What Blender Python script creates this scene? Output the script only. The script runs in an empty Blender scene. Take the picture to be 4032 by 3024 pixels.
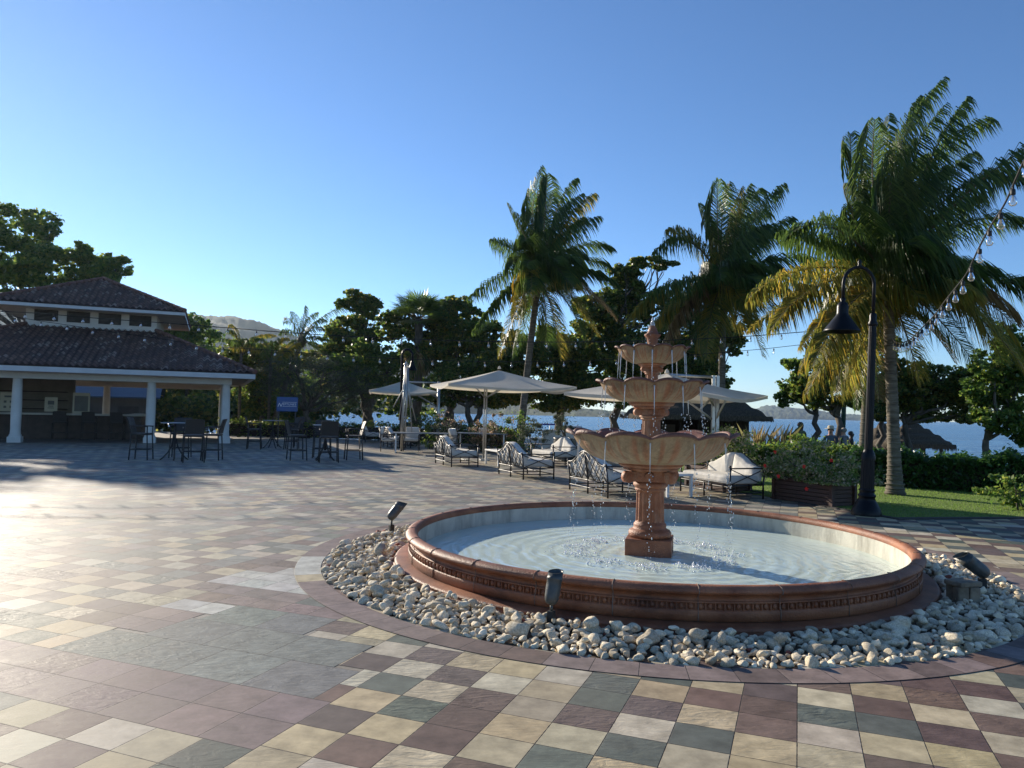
import bpy, math, random
import numpy as np
from mathutils import Vector, Matrix
random.seed(7); rng = np.random.default_rng(7)
S = bpy.context.scene; COL = S.collection
# ---------------------------------------------------------------- camera
EYE = 1.6; F_PX = 2913.0; PITCH = 112 / F_PX; ROLL = 0.0215
fwd = np.array([0, math.cos(PITCH), math.sin(PITCH)]); r0 = np.array([1.0, 0, 0]); u0 = np.cross(r0, fwd)
RIGHT = math.cos(ROLL) * r0 + math.sin(ROLL) * u0; UP = -math.sin(ROLL) * r0 + math.cos(ROLL) * u0
CAM = np.array([0, 0, EYE])
cam = bpy.data.objects.new("camera", bpy.data.cameras.new("camera")); COL.objects.link(cam)
cam.data.sensor_width = 36; cam.data.lens = F_PX / 4032 * 36; cam.data.clip_start = 0.05; cam.data.clip_end = 90000
m3 = Matrix((RIGHT, UP, -fwd)).transposed(); cam.matrix_world = Matrix.Translation(CAM) @ m3.to_4x4()
S.camera = cam
# ---------------------------------------------------------------- sky, sun, exposure
SUN_AZ = math.radians(-41.8); SUN_EL = math.radians(18.8)
w = bpy.data.worlds.new("World"); S.world = w; w.use_nodes = True
nt = w.node_tree; bg = nt.nodes["Background"]; sk = nt.nodes.new("ShaderNodeTexSky"); sk.sky_type = 'NISHITA'
sk.sun_disc = False; sk.sun_elevation = SUN_EL; sk.sun_rotation = SUN_AZ; sk.altitude = 1000; sk.air_density = 1.0; sk.dust_density = 0.1; sk.ozone_density = 5.8
nt.links.new(sk.outputs[0], bg.inputs[0]); bg.inputs[1].default_value = 0.105
sl = bpy.data.lights.new("sun", 'SUN'); so = bpy.data.objects.new("sun", sl); COL.objects.link(so)
sl.energy = 5.0; sl.angle = math.radians(0.55); sl.color = (1.0, 0.89, 0.73)
sd = Vector((math.sin(SUN_AZ) * math.cos(SUN_EL), math.cos(SUN_AZ) * math.cos(SUN_EL), math.sin(SUN_EL)))
so.rotation_euler = sd.to_track_quat('Z', 'Y').to_euler(); so.location = sd * 50
S.view_settings.view_transform = 'Standard'; S.view_settings.look = 'None'; S.view_settings.exposure = 0.72; S.view_settings.gamma = 1
S.render.engine = 'CYCLES'; S.cycles.max_bounces = 8; S.cycles.transparent_max_bounces = 24; S.cycles.diffuse_bounces = 3; S.cycles.glossy_bounces = 3
S.cycles.use_denoising = True; S.cycles.caustics_reflective = False; S.cycles.caustics_refractive = False; S.cycles.sample_clamp_indirect = 4

# ---------------------------------------------------------------- placing helpers (pixels of the 4032 x 3024 photograph -> metres)
def ray(x, y): return fwd + RIGHT * ((x - 2016) / F_PX) - UP * ((y - 1512) / F_PX)
def gp(x, y, z=0.0):
    d = ray(x, y); return CAM + d * ((z - EYE) / d[2])
def at(x, y, Y):
    d = ray(x, y); return CAM + d * (Y / d[1])
K = 4032 / 2212
def dat(x, y, Y): return at(x * K, y * K, Y)      # the same from a 2212 pixel wide view

# ---------------------------------------------------------------- mesh builder
def rotz(a): c, s = math.cos(a), math.sin(a); return np.array([[c, -s, 0], [s, c, 0], [0, 0, 1.0]])
class MB:
    def __init__(s): s.v = []; s.f = []; s.m = []; s.sm = []; s.c = []; s.n = 0; s.col = False
    def add(s, V, Fc, mi=0, smooth=False, col=None):
        V = np.asarray(V, float).reshape(-1, 3); o = s.n; s.v.append(V); s.n += len(V)
        for i, f in enumerate(Fc):
            s.f.append([k + o for k in f]); s.m.append(mi); s.sm.append(smooth)
        if col is None: s.c.append(np.ones((len(V), 3)))
        else:
            s.col = True; col = np.asarray(col, float); s.c.append(np.broadcast_to(col, (len(V), 3)) if col.ndim == 1 else col)
    def box(s, c, d, rz=0.0, mi=0, R=None, col=None):
        x, y, z = np.array(d) / 2.0
        V = np.array([[-x, -y, -z], [x, -y, -z], [x, y, -z], [-x, y, -z], [-x, -y, z], [x, -y, z], [x, y, z], [-x, y, z]])
        V = V @ (R if R is not None else rotz(rz)).T + np.array(c)
        s.add(V, [(0, 3, 2, 1), (4, 5, 6, 7), (0, 1, 5, 4), (1, 2, 6, 5), (2, 3, 7, 6), (3, 0, 4, 7)], mi, False, col)
    def beam(s, p, q, w_, h_, mi=0):
        p = np.array(p, float); q = np.array(q, float); d = q - p; L = np.linalg.norm(d); d /= L
        up = np.array([0, 0, 1.0]) if abs(d[2]) < .95 else np.array([0, 1.0, 0])
        x = np.cross(d, up); x /= np.linalg.norm(x); z = np.cross(x, d)
        s.box((p + q) / 2, (w_, L, h_), R=np.array([x, d, z]).T, mi=mi)
    def tube(s, pts, r, n=8, mi=0, cap=True, smooth=True, col=None):
        P = np.array(pts, float); k = len(P); r = np.full(k, r, float) if np.isscalar(r) else np.array(r, float)
        T = np.gradient(P, axis=0); T /= np.linalg.norm(T, axis=1)[:, None] + 1e-12
        a = np.array([0, 0, 1.0]) if abs(T[0][2]) < .9 else np.array([1.0, 0, 0]); V = []
        x = np.cross(T[0], a); x /= np.linalg.norm(x)
        ang = np.linspace(0, 2 * np.pi, n, endpoint=False)
        for i in range(k):
            x = x - T[i] * (x @ T[i]); x /= np.linalg.norm(x); y = np.cross(T[i], x)
            V.append(P[i] + r[i] * (np.cos(ang)[:, None] * x + np.sin(ang)[:, None] * y))
        Fc = [(i * n + j, i * n + (j + 1) % n, (i + 1) * n + (j + 1) % n, (i + 1) * n + j) for i in range(k - 1) for j in range(n)]
        s.add(np.concatenate(V), Fc, mi, smooth, col)
        if cap:
            o = s.n - k * n; s.f.append([o + j for j in range(n)][::-1]); s.f.append([o + (k - 1) * n + j for j in range(n)])
            s.m += [mi, mi]; s.sm += [False, False]
    def lathe(s, prof, n=32, c=(0, 0, 0), mi=0, smooth=True, a0=0, closed=False, scale=(1, 1), capb=False, capt=False):
        ang = np.linspace(0, 2 * np.pi, n, endpoint=False) + a0; V = []
        for r, z in prof: V.append(np.stack([np.cos(ang) * r * scale[0], np.sin(ang) * r * scale[1], np.full(n, z)], 1))
        k = len(prof); V = np.concatenate(V) + np.array(c)
        Fc = [(i * n + j, i * n + (j + 1) % n, (i + 1) * n + (j + 1) % n, (i + 1) * n + j) for i in range(k - 1) for j in range(n)]
        s.add(V, Fc, mi, smooth); o = s.n - k * n
        if capb: s.f.append([o + j for j in range(n)][::-1]); s.m.append(mi); s.sm.append(False)
        if capt: s.f.append([o + (k - 1) * n + j for j in range(n)]); s.m.append(mi); s.sm.append(False)
    def ball(s, c, r, n=10, m=7, mi=0, R=None, col=None):
        r = np.array([r] * 3 if np.isscalar(r) else r, float); V = [[0, 0, -1]]
        for i in range(1, m):
            p = -math.pi / 2 + math.pi * i / m
            for j in range(n): a = 2 * math.pi * j / n; V.append([math.cos(p) * math.cos(a), math.cos(p) * math.sin(a), math.sin(p)])
        V.append([0, 0, 1]); V = np.array(V) * r
        if R is not None: V = V @ R.T
        Fc = [(0, 1 + (j + 1) % n, 1 + j) for j in range(n)]
        for i in range(m - 2):
            for j in range(n): a = 1 + i * n; Fc.append((a + j, a + (j + 1) % n, a + n + (j + 1) % n, a + n + j))
        t = len(V) - 1; a = 1 + (m - 2) * n; Fc += [(a + j, a + (j + 1) % n, t) for j in range(n)]
        s.add(V + np.array(c), Fc, mi, True, col)
    def sheet(s, G, mi=0, smooth=True, col=None):     # G: (a, b, 3) grid of points
        a, b, _ = G.shape
        Fc = [(i * b + j, i * b + j + 1, (i + 1) * b + j + 1, (i + 1) * b + j) for i in range(a - 1) for j in range(b - 1)]
        s.add(G.reshape(-1, 3), Fc, mi, smooth, None if col is None else col.reshape(-1, 3) if getattr(col, 'ndim', 1) == 3 else col)
    def prism(s, poly, z0, z1, mi=0):
        n = len(poly); V = [(x, y, z0) for x, y in poly] + [(x, y, z1) for x, y in poly]
        s.add(V, [list(range(n))[::-1], list(range(n, 2 * n))] + [(i, (i + 1) % n, n + (i + 1) % n, n + i) for i in range(n)], mi)
    def build(s, name, mats, parent=None, bevel=0, loc=None):
        me = bpy.data.meshes.new(name); V = np.concatenate(s.v)
        me.from_pydata(V.tolist(), [], s.f); mats = mats if isinstance(mats, (list, tuple)) else [mats]
        for m in mats: me.materials.append(m)
        me.polygons.foreach_set('material_index', s.m); me.polygons.foreach_set('use_smooth', s.sm)
        if s.col:
            c = np.concatenate(s.c); at_ = me.color_attributes.new('Col', 'FLOAT_COLOR', 'POINT')
            at_.data.foreach_set('color', np.concatenate([c, np.ones((len(c), 1))], 1).ravel().astype(np.float32))
        me.update(); o = bpy.data.objects.new(name, me); COL.objects.link(o)
        if parent is not None: o.parent = parent
        if loc is not None: o.location = loc
        if bevel:
            b = o.modifiers.new('bevel', 'BEVEL'); b.width = bevel; b.segments = 2; b.limit_method = 'ANGLE'
        return o
def quick_mesh(name, V, nper, mats, parent=None, mi=None, smooth=False):
    """V: (n*nper, 3) vertices of n separate polygons with nper corners"""
    n = len(V) // nper; me = bpy.data.meshes.new(name); me.vertices.add(len(V)); me.vertices.foreach_set('co', np.asarray(V, np.float32).ravel())
    me.loops.add(len(V)); me.loops.foreach_set('vertex_index', np.arange(len(V), dtype=np.int32))
    me.polygons.add(n); me.polygons.foreach_set('loop_start', np.arange(0, len(V), nper, dtype=np.int32))
    for m in (mats if isinstance(mats, (list, tuple)) else [mats]): me.materials.append(m)
    if mi is not None: me.polygons.foreach_set('material_index', np.asarray(mi, np.int32))
    me.update(calc_edges=True); me.validate(); o = bpy.data.objects.new(name, me); COL.objects.link(o)
    if parent is not None: o.parent = parent
    return o
def tag(o, label=None, cat=None, group=None, kind=None):
    if label: o['label'] = label
    if cat: o['category'] = cat
    if group: o['group'] = group
    if kind: o['kind'] = kind
    return o
def thing(name, label, cat, loc=(0, 0, 0), rz=0.0, group=None):
    o = bpy.data.objects.new(name, None); COL.objects.link(o); o.empty_display_size = .2
    o.location = [float(a) for a in loc]; o.rotation_euler = (0, 0, rz); return tag(o, label, cat, group)
def dup(root, loc, rz, label, group=None, scale=None):
    r = root.copy(); COL.objects.link(r); r.location = [float(a) for a in loc]; r.rotation_euler = (0, 0, rz); r['label'] = label
    if group: r['group'] = group
    if scale: r.scale = scale
    for ch in root.children:
        c = ch.copy(); COL.objects.link(c); c.parent = r
        for g in ch.children: d = g.copy(); COL.objects.link(d); d.parent = c
    return r

# ---------------------------------------------------------------- materials
def mat(name, c1, c2=None, scale=6.0, rough=.7, bump=0.0, bscale=None, metal=0.0, detail=5, use_col=False, spec=.5, stretch=None, trans=0.0, isl=0.0, obr=0.0, stain=None, sscale=1.3, sstretch=(1, 1, .35), samt=.6):
    m = bpy.data.materials.new(name); m.use_nodes = True; n = m.node_tree.nodes; l = m.node_tree.links
    p = n['Principled BSDF']; p.inputs['Roughness'].default_value = rough; p.inputs['Metallic'].default_value = metal
    p.inputs['Specular IOR Level'].default_value = spec
    tc = n.new('ShaderNodeTexCoord'); vec = tc.outputs['Object']
    if stretch: mp = n.new('ShaderNodeMapping'); mp.inputs['Scale'].default_value = stretch; l.new(vec, mp.inputs[0]); vec = mp.outputs[0]
    nz = n.new('ShaderNodeTexNoise'); nz.inputs['Scale'].default_value = scale; nz.inputs['Detail'].default_value = detail; nz.inputs['Roughness'].default_value = .6
    l.new(vec, nz.inputs['Vector'])
    rp = n.new('ShaderNodeValToRGB'); rp.color_ramp.elements[0].position = .35; rp.color_ramp.elements[1].position = .65
    c2 = c2 or tuple(min(1, a * 1.25) for a in c1)
    rp.color_ramp.elements[0].color = (*c1, 1); rp.color_ramp.elements[1].color = (*c2, 1); l.new(nz.outputs['Fac'], rp.inputs[0]); out = rp.outputs[0]
    if stain:
        ms_ = n.new('ShaderNodeMapping'); ms_.inputs['Scale'].default_value = sstretch; l.new(tc.outputs['Object'], ms_.inputs[0]); ns = n.new('ShaderNodeTexNoise'); ns.inputs['Scale'].default_value = sscale; ns.inputs['Detail'].default_value = 9; ns.inputs['Roughness'].default_value = .68; l.new(ms_.outputs[0], ns.inputs['Vector'])
        mr_ = n.new('ShaderNodeMapRange'); mr_.inputs['From Min'].default_value = .47; mr_.inputs['From Max'].default_value = .66; mr_.inputs['To Max'].default_value = samt; l.new(ns.outputs['Fac'], mr_.inputs[0])
        mxs = n.new('ShaderNodeMix'); mxs.data_type = 'RGBA'; mxs.inputs[7].default_value = (*stain, 1); l.new(mr_.outputs[0], mxs.inputs[0]); l.new(out, mxs.inputs[6]); out = mxs.outputs[2]
    if use_col:
        a = n.new('ShaderNodeVertexColor'); a.layer_name = 'Col'; mx = n.new('ShaderNodeMix'); mx.data_type = 'RGBA'; mx.blend_type = 'MULTIPLY'
        mx.inputs[0].default_value = 1; l.new(out, mx.inputs[6]); l.new(a.outputs[0], mx.inputs[7]); out = mx.outputs[2]
    if isl or obr:
        h = n.new('ShaderNodeHueSaturation'); mr = n.new('ShaderNodeMapRange'); amt = isl or obr
        mr.inputs['To Min'].default_value = 1 - amt; mr.inputs['To Max'].default_value = 1 + amt
        if isl: g = n.new('ShaderNodeNewGeometry'); l.new(g.outputs['Random Per Island'], mr.inputs[0])
        else: g = n.new('ShaderNodeObjectInfo'); l.new(g.outputs['Random'], mr.inputs[0])
        l.new(mr.outputs[0], h.inputs['Value']); l.new(out, h.inputs['Color']); out = h.outputs[0]
    l.new(out, p.inputs['Base Color'])
    if bump:
        nb = n.new('ShaderNodeTexNoise'); nb.inputs['Scale'].default_value = bscale or scale * 4; nb.inputs['Detail'].default_value = 4; l.new(vec, nb.inputs['Vector'])
        b = n.new('ShaderNodeBump'); b.inputs['Strength'].default_value = bump; b.inputs['Distance'].default_value = .02
        l.new(nb.outputs['Fac'], b.inputs['Height']); l.new(b.outputs[0], p.inputs['Normal'])
    if trans:
        t = n.new('ShaderNodeBsdfTranslucent'); l.new(out, t.inputs['Color']); ms = n.new('ShaderNodeMixShader'); ms.inputs[0].default_value = trans
        l.new(p.outputs[0], ms.inputs[1]); l.new(t.outputs[0], ms.inputs[2]); l.new(ms.outputs[0], n['Material Output'].inputs[0])
    return m
def leafmat(name, cols, trans=.35, rough=.45, spec=.5):
    """each leaf (mesh island) takes its own colour from the list"""
    m = bpy.data.materials.new(name); m.use_nodes = True; n = m.node_tree.nodes; l = m.node_tree.links; p = n['Principled BSDF']
    g = n.new('ShaderNodeNewGeometry'); rp = n.new('ShaderNodeValToRGB'); rp.color_ramp.interpolation = 'LINEAR'; e = rp.color_ramp.elements
    e[0].color = (*cols[0], 1); e[1].color = (*cols[-1], 1)
    for i, c in enumerate(cols[1:-1]): x = e.new((i + 1) / (len(cols) - 1)); x.color = (*c, 1)
    l.new(g.outputs['Random Per Island'], rp.inputs[0]); l.new(rp.outputs[0], p.inputs['Base Color'])
    p.inputs['Roughness'].default_value = rough; p.inputs['Specular IOR Level'].default_value = spec
    t = n.new('ShaderNodeBsdfTranslucent'); h = n.new('ShaderNodeHueSaturation'); h.inputs['Value'].default_value = 2.3; h.inputs['Hue'].default_value = .485
    l.new(rp.outputs[0], h.inputs['Color']); l.new(h.outputs[0], t.inputs['Color']); ms = n.new('ShaderNodeMixShader'); ms.inputs[0].default_value = trans
    l.new(p.outputs[0], ms.inputs[1]); l.new(t.outputs[0], ms.inputs[2]); l.new(ms.outputs[0], n['Material Output'].inputs[0]); return m
M = {}
M['soil'] = mat('soil', (.05, .035, .022), (.10, .07, .045), 3, .95, .3)
M['sand'] = mat('sand', (.22, .18, .12), (.34, .28, .20), 1.5, .95, .3, 8)
M['terra'] = mat('terracotta', (.23, .075, .032), (.38, .15, .07), 5, .6, .35, 70, spec=.4, stain=(.40, .30, .21), sscale=4, samt=.55)
M['terra_wet'] = mat('weathered_terracotta', (.20, .066, .030), (.36, .145, .07), 2.6, .55, .35, 70, spec=.4, stain=(.085, .036, .022), sscale=1.6, sstretch=(1, 1, 2.5), samt=.75)
M['terra_in'] = mat('patina_terracotta', (.85, .85, .85), (1.0, 1.0, 1.0), 30, .6, .4, 60, spec=.4, use_col=True, stain=(.42, .36, .30), sscale=6, sstretch=(1, 1, .3), samt=.7)
M['plaster'] = mat('pool_plaster', (.46, .45, .38), (.62, .60, .50), 2.5, .7, .15, 30, stain=(.22, .21, .17), sscale=4, sstretch=(1, 1, .18), samt=.7)
M['cream'] = mat('cream_stucco', (.60, .58, .53), (.68, .66, .61), 2, .8, .1, 60)
M['fascia'] = mat('white_fascia', (.50, .51, .51), (.58, .58, .57), 2, .6)
M['dark'] = mat('dark_interior', (.030, .028, .025), (.05, .045, .04), 3, .8)
M['iron'] = mat('black_iron', (.012, .012, .014), (.02, .02, .022), 20, .38, .1, 80)
M['postblk'] = mat('black_post_paint', (.004, .0045, .007), (.006, .007, .010), 12, .38, .05, 50, spec=.2)
M['bronze'] = mat('grey_bronze_paint', (.05, .055, .05), (.075, .08, .075), 14, .45, .1, 90)
M['rubber'] = mat('black_plastic', (.012, .012, .012), (.02, .02, .02), 14, .6)
M['alu'] = mat('brushed_aluminium', (.42, .42, .41), (.52, .52, .50), 20, .35, metal=.85)
M['canvas'] = mat('cream_canvas', (.62, .57, .47), (.70, .65, .54), 2, .9, .12, 7, trans=.3)
M['cushion'] = mat('white_cushion', (.52, .50, .455), (.62, .595, .55), 4, .9, .6, 9)
M['whitep'] = mat('white_paint', (.62, .62, .60), (.72, .72, .70), 6, .5)
M['greytop'] = mat('grey_table_top', (.16, .18, .20), (.22, .24, .26), 3, .35)
M['wicker'] = mat('dark_wicker', (.018, .014, .012), (.04, .032, .028), 60, .5, .5, 120)
M['wood'] = mat('brown_planter_wood', (.055, .024, .016), (.095, .042, .028), 4, .6, .3, 30, stretch=(1, 1, 6))
M['darkwood'] = mat('dark_hut_wood', (.02, .013, .010), (.045, .028, .02), 6, .8, .3, 30, stretch=(4, 4, .6))
M['thatch'] = mat('thatch', (.035, .027, .018), (.11, .085, .055), 10, .95, .9, 26, stretch=(3, 3, .7))
M['bark'] = mat('bark', (.055, .045, .035), (.14, .12, .095), 7, .9, .7, 20, stretch=(1, 1, .4))
M['palmbark'] = mat('palm_bark', (.075, .062, .045), (.19, .165, .125), 3, .9, .7, 9, stretch=(1, 1, 7))
M['husk'] = mat('coconut_husk', (.06, .05, .02), (.14, .10, .04), 8, .6)
M['pot'] = mat('grey_glazed_pot', (.10, .10, .09), (.24, .24, .22), 5, .3, .1, 20, stretch=(4, 4, .5))
M['stone'] = mat('pebble_stone', (.48, .39, .25), (.82, .72, .54), 7, .85, .5, 30, isl=.38)
M['stone1'] = mat('single_pebble_stone', (.48, .39, .25), (.82, .72, .54), 7, .85, .5, 30, obr=.38)
M['redstone'] = mat('red_brick_piece', (.22, .06, .035), (.34, .10, .06), 9, .85, .4, 30)
M['block'] = mat('rough_stone_block', (.16, .12, .08), (.30, .24, .17), 6, .9, .6, 20)
M['skin'] = mat('skin', (.42, .22, .14), (.48, .26, .17), 6, .6)
M['dskin'] = mat('dark_skin', (.05, .025, .016), (.07, .035, .022), 6, .5)
M['tee'] = mat('grey_blue_tee', (.09, .12, .15), (.12, .15, .18), 6, .9)
M['navy'] = mat('navy_cloth', (.015, .02, .035), (.03, .035, .05), 6, .9)
M['hair'] = mat('hair', (.03, .022, .016), (.05, .035, .028), 20, .7)
M['greyhair'] = mat('grey_hair', (.20, .17, .14), (.30, .26, .22), 20, .7)
M['straw'] = mat('straw', (.42, .36, .24), (.52, .46, .33), 20, .9)
M['bluesign'] = mat('blue_board', (.012, .06, .20), (.016, .075, .25), 3, .4)
M['blueroof'] = mat('blue_metal_roof', (.03, .065, .11), (.04, .08, .13), 2, .5)
M['hillfar'] = mat('wooded_hill', (.016, .036, .018), (.045, .075, .035), .03, .95, detail=12)
M['island'] = mat('dry_island', (.03, .055, .03), (.08, .10, .05), .012, .95, detail=12)
M['bluecover'] = mat('blue_boat_cover', (.012, .04, .22), (.02, .06, .28), 2, .7)
M['leaf_dark'] = leafmat('sea_grape_leaf', [(.026, .05, .012), (.045, .085, .016), (.07, .125, .022), (.12, .165, .028), (.24, .20, .04)], .46, .38)
M['leaf_mid'] = leafmat('broad_leaf', [(.034, .075, .016), (.06, .125, .024), (.10, .17, .03), (.18, .21, .04)], .46, .4)
M['leaf_grey'] = leafmat('grey_green_leaf', [(.035, .050, .028), (.06, .08, .045), (.09, .11, .065)], .25, .6)
M['leaf_hedge'] = leafmat('hedge_leaf', [(.018, .055, .012), (.03, .09, .018), (.05, .13, .025)], .35, .35)
M['leaf_var'] = leafmat('variegated_leaf', [(.05, .10, .02), (.09, .16, .03), (.15, .21, .05), (.32, .30, .18), (.45, .36, .28)], .3, .5)
M['leaf_pink'] = leafmat('pinkish_leaf', [(.04, .08, .03), (.09, .12, .04), (.30, .20, .13), (.42, .30, .22)], .3, .5)
M['fr_green'] = leafmat('palm_frond_green', [(.026, .055, .014), (.045, .09, .018), (.09, .14, .026)], .42, .42, .4)
M['fr_yel'] = leafmat('palm_frond_yellowing', [(.07, .10, .018), (.15, .155, .025), (.28, .21, .03)], .5, .45)
M['fr_brown'] = leafmat('palm_frond_dry', [(.12, .075, .03), (.22, .15, .05), (.30, .24, .12)], .35, .6)
M['flower'] = mat('red_petals', (.62, .015, .012), (.75, .03, .02), 20, .6, trans=.3)
M['grassblade'] = leafmat('grass_blade', [(.06, .13, .02), (.10, .19, .03), (.15, .25, .05)], .4, .6)
M['reed'] = leafmat('dry_reed', [(.10, .12, .04), (.22, .18, .08), (.32, .26, .13)], .4, .7)
def glassy(name, tint, tfac, dcol, ior=1.33, rough=.02, refl=1.0):
    """thin water / glass: clear where seen square on, mirror-like at grazing angles, a share of milky white"""
    m = bpy.data.materials.new(name); m.use_nodes = True; n = m.node_tree.nodes; l = m.node_tree.links; n.remove(n['Principled BSDF'])
    t = n.new('ShaderNodeBsdfTransparent'); t.inputs[0].default_value = (*tint, 1); d = n.new('ShaderNodeBsdfDiffuse'); d.inputs[0].default_value = (*dcol, 1)
    g = n.new('ShaderNodeBsdfGlossy'); g.inputs['Roughness'].default_value = rough; g.inputs[0].default_value = (1, 1, 1, 1)
    a = n.new('ShaderNodeMixShader'); a.inputs[0].default_value = tfac; l.new(t.outputs[0], a.inputs[1]); l.new(d.outputs[0], a.inputs[2])
    fr = n.new('ShaderNodeFresnel'); fr.inputs[0].default_value = ior; b = n.new('ShaderNodeMixShader'); fm = n.new('ShaderNodeMath'); fm.operation = 'MULTIPLY'; fm.inputs[1].default_value = refl; l.new(fr.outputs[0], fm.inputs[0]); l.new(fm.outputs[0], b.inputs[0]); l.new(a.outputs[0], b.inputs[1]); l.new(g.outputs[0], b.inputs[2])
    l.new(b.outputs[0], n['Material Output'].inputs[0])
    return m, n, l, a, fr, g, d
def ripple(n, l, targets, specs, coord='Object'):
    tc = n.new('ShaderNodeTexCoord'); prev = None
    for sc, st, dist, stretch in specs:
        mp = n.new('ShaderNodeMapping'); mp.inputs['Scale'].default_value = stretch; l.new(tc.outputs[coord], mp.inputs[0])
        z = n.new('ShaderNodeTexNoise'); z.inputs['Scale'].default_value = sc; z.inputs['Detail'].default_value = 4; z.inputs['Distortion'].default_value = .6; l.new(mp.outputs[0], z.inputs['Vector'])
        b = n.new('ShaderNodeBump'); b.inputs['Strength'].default_value = st; b.inputs['Distance'].default_value = dist; l.new(z.outputs['Fac'], b.inputs['Height'])
        if prev: l.new(prev, b.inputs['Normal'])
        prev = b.outputs[0]
    for t in targets: l.new(prev, t)
    return prev
# ================================================================ THE SETTING
FC = np.array([1.577, 8.335])                       # centre of the fountain
A = math.radians(-21.2); EU = np.array([math.cos(A), math.sin(A)]); EV = np.array([-math.sin(A), math.cos(A)]); T0 = np.array([-.993, 4.115])
def lat(u, v): return T0 + EU * u + EV * v
def tolat(p): q = np.array(p[:2]) - T0; return q @ EU, q @ EV
# ---- land: from the back of the camera to a curved shore, dropping to the beach
shore = [(-400, 150), (-90, 78), (-40, 62), (-14, 50), (-3, 46), (6, 41), (13, 36), (22, 31), (34, 26), (60, 15), (110, -20), (200, -80)]
me = MB(); sx = np.array([p[0] for p in shore], float); sy = np.array([p[1] for p in shore], float)
xs = np.concatenate([np.linspace(-400, -60, 12), np.linspace(-55, 60, 90), np.linspace(66, 200, 10)]); rows = []
ys_sh = np.interp(xs, sx, sy)
for k in np.linspace(0, 1, 40):
    yy = -60 + (ys_sh - 4 + 60) * k; rows.append(np.stack([xs, yy, np.full_like(xs, -.2)], 1))
for d_, z in ((-3, -.35), (-1.5, -.75), (0, -1.2), (1.5, -1.45), (8, -2.5)): rows.append(np.stack([xs, ys_sh + d_, np.full_like(xs, z)], 1))
me.sheet(np.array(rows)); land = tag(me.build('ground', M['sand']), kind='structure')
# ---- sea
seam = bpy.data.materials.new('sea'); seam.use_nodes = True; n_ = seam.node_tree.nodes; l_ = seam.node_tree.links; p_ = n_['Principled BSDF']
p_.inputs['Base Color'].default_value = (.014, .085, .19, 1); p_.inputs['Roughness'].default_value = .22; p_.inputs['IOR'].default_value = 1.33; p_.inputs['Specular IOR Level'].default_value = .22
ripple(n_, l_, [p_.inputs['Normal']], [(.5, 1.0, .6, (1, 1, 1)), (.06, .7, 2.5, (1, 1.6, 1)), (2.5, .8, .12, (1, 1, 1))])
tc_ = n_.new('ShaderNodeTexCoord'); mp_ = n_.new('ShaderNodeMapping'); mp_.inputs['Scale'].default_value = (.02, .09, 1); nz_ = n_.new('ShaderNodeTexNoise'); nz_.inputs['Scale'].default_value = 1.2; nz_.inputs['Detail'].default_value = 7
l_.new(tc_.outputs['Object'], mp_.inputs[0]); l_.new(mp_.outputs[0], nz_.inputs['Vector']); rp_ = n_.new('ShaderNodeValToRGB'); l_.new(nz_.outputs['Fac'], rp_.inputs[0])
rp_.color_ramp.elements[0].position = .35; rp_.color_ramp.elements[1].position = .7; rp_.color_ramp.elements[0].color = (.010, .075, .19, 1); rp_.color_ramp.elements[1].color = (.03, .13, .27, 1); l_.new(rp_.outputs[0], p_.inputs['Base Color'])
me = MB(); me.add([(-60000, -300, -1.3), (60000, -300, -1.3), (60000, 80000, -1.3), (-60000, 80000, -1.3)], [(0, 1, 2, 3)]); tag(me.build('sea', seam), kind='structure')
# ---- hills across the bay (left) and the island (right)
def ridge(name, m, prof, dist, depth, nx, seed):
    r = np.random.default_rng(seed); px = np.array([p[0] for p in prof], float) * K; py = np.array([p[1] for p in prof], float) * K
    X = np.linspace(px[0], px[-1], nx); Yp = np.interp(X, px, py); G = []
    ph = r.uniform(0, 6.28, 12); fr = r.uniform(.004, .05, 12)
    rough = sum(np.sin(X * f + a) for f, a in zip(fr, ph)) * .35 + r.normal(0, .5, nx)
    for k, t in enumerate(np.linspace(0, 1, 26)):
        row = []
        for i in range(nx):
            d = ray(X[i], Yp[i]); top = (CAM + d * (dist / d[1])); h = max(top[2] + 1.5, 3) + (rough[i] * dist * .0006 if t > .6 else 0)
            s = math.sin(math.pi / 2 * min(1, t * 1.25)) if t < .8 else 1 - (t - .8) * 1.2
            Yd = dist - depth * (1 - t) * (.85 + .15 * math.sin(i * .05)); row.append((d[0] / d[1] * Yd, Yd, -2 + h * s * (1 + .06 * math.sin(i * .09 + k * .5) * math.sin(k * .9) * (t < .8)) + (r.uniform(0, dist * .003) if 0 < t < 1 else 0)))
        G.append(row)
    b = MB(); b.sheet(np.array(G)); return tag(b.build(name, m), kind='structure')
ridge('hill', M['hillfar'], [(-300, 650), (0, 650), (250, 685), (380, 690), (450, 705), (540, 716), (600, 735), (700, 770), (840, 803), (900, 790), (960, 800), (1020, 840), (1100, 862), (1200, 880), (1330, 893), (1460, 899)], 1300, 500, 300, 3)
ridge('island', M['island'], [(1590, 900), (1625, 889), (1655, 882), (1700, 883), (1745, 889), (1800, 895), (1850, 899), (1930, 903), (2010, 906)], 3600, 700, 130, 5)
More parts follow.
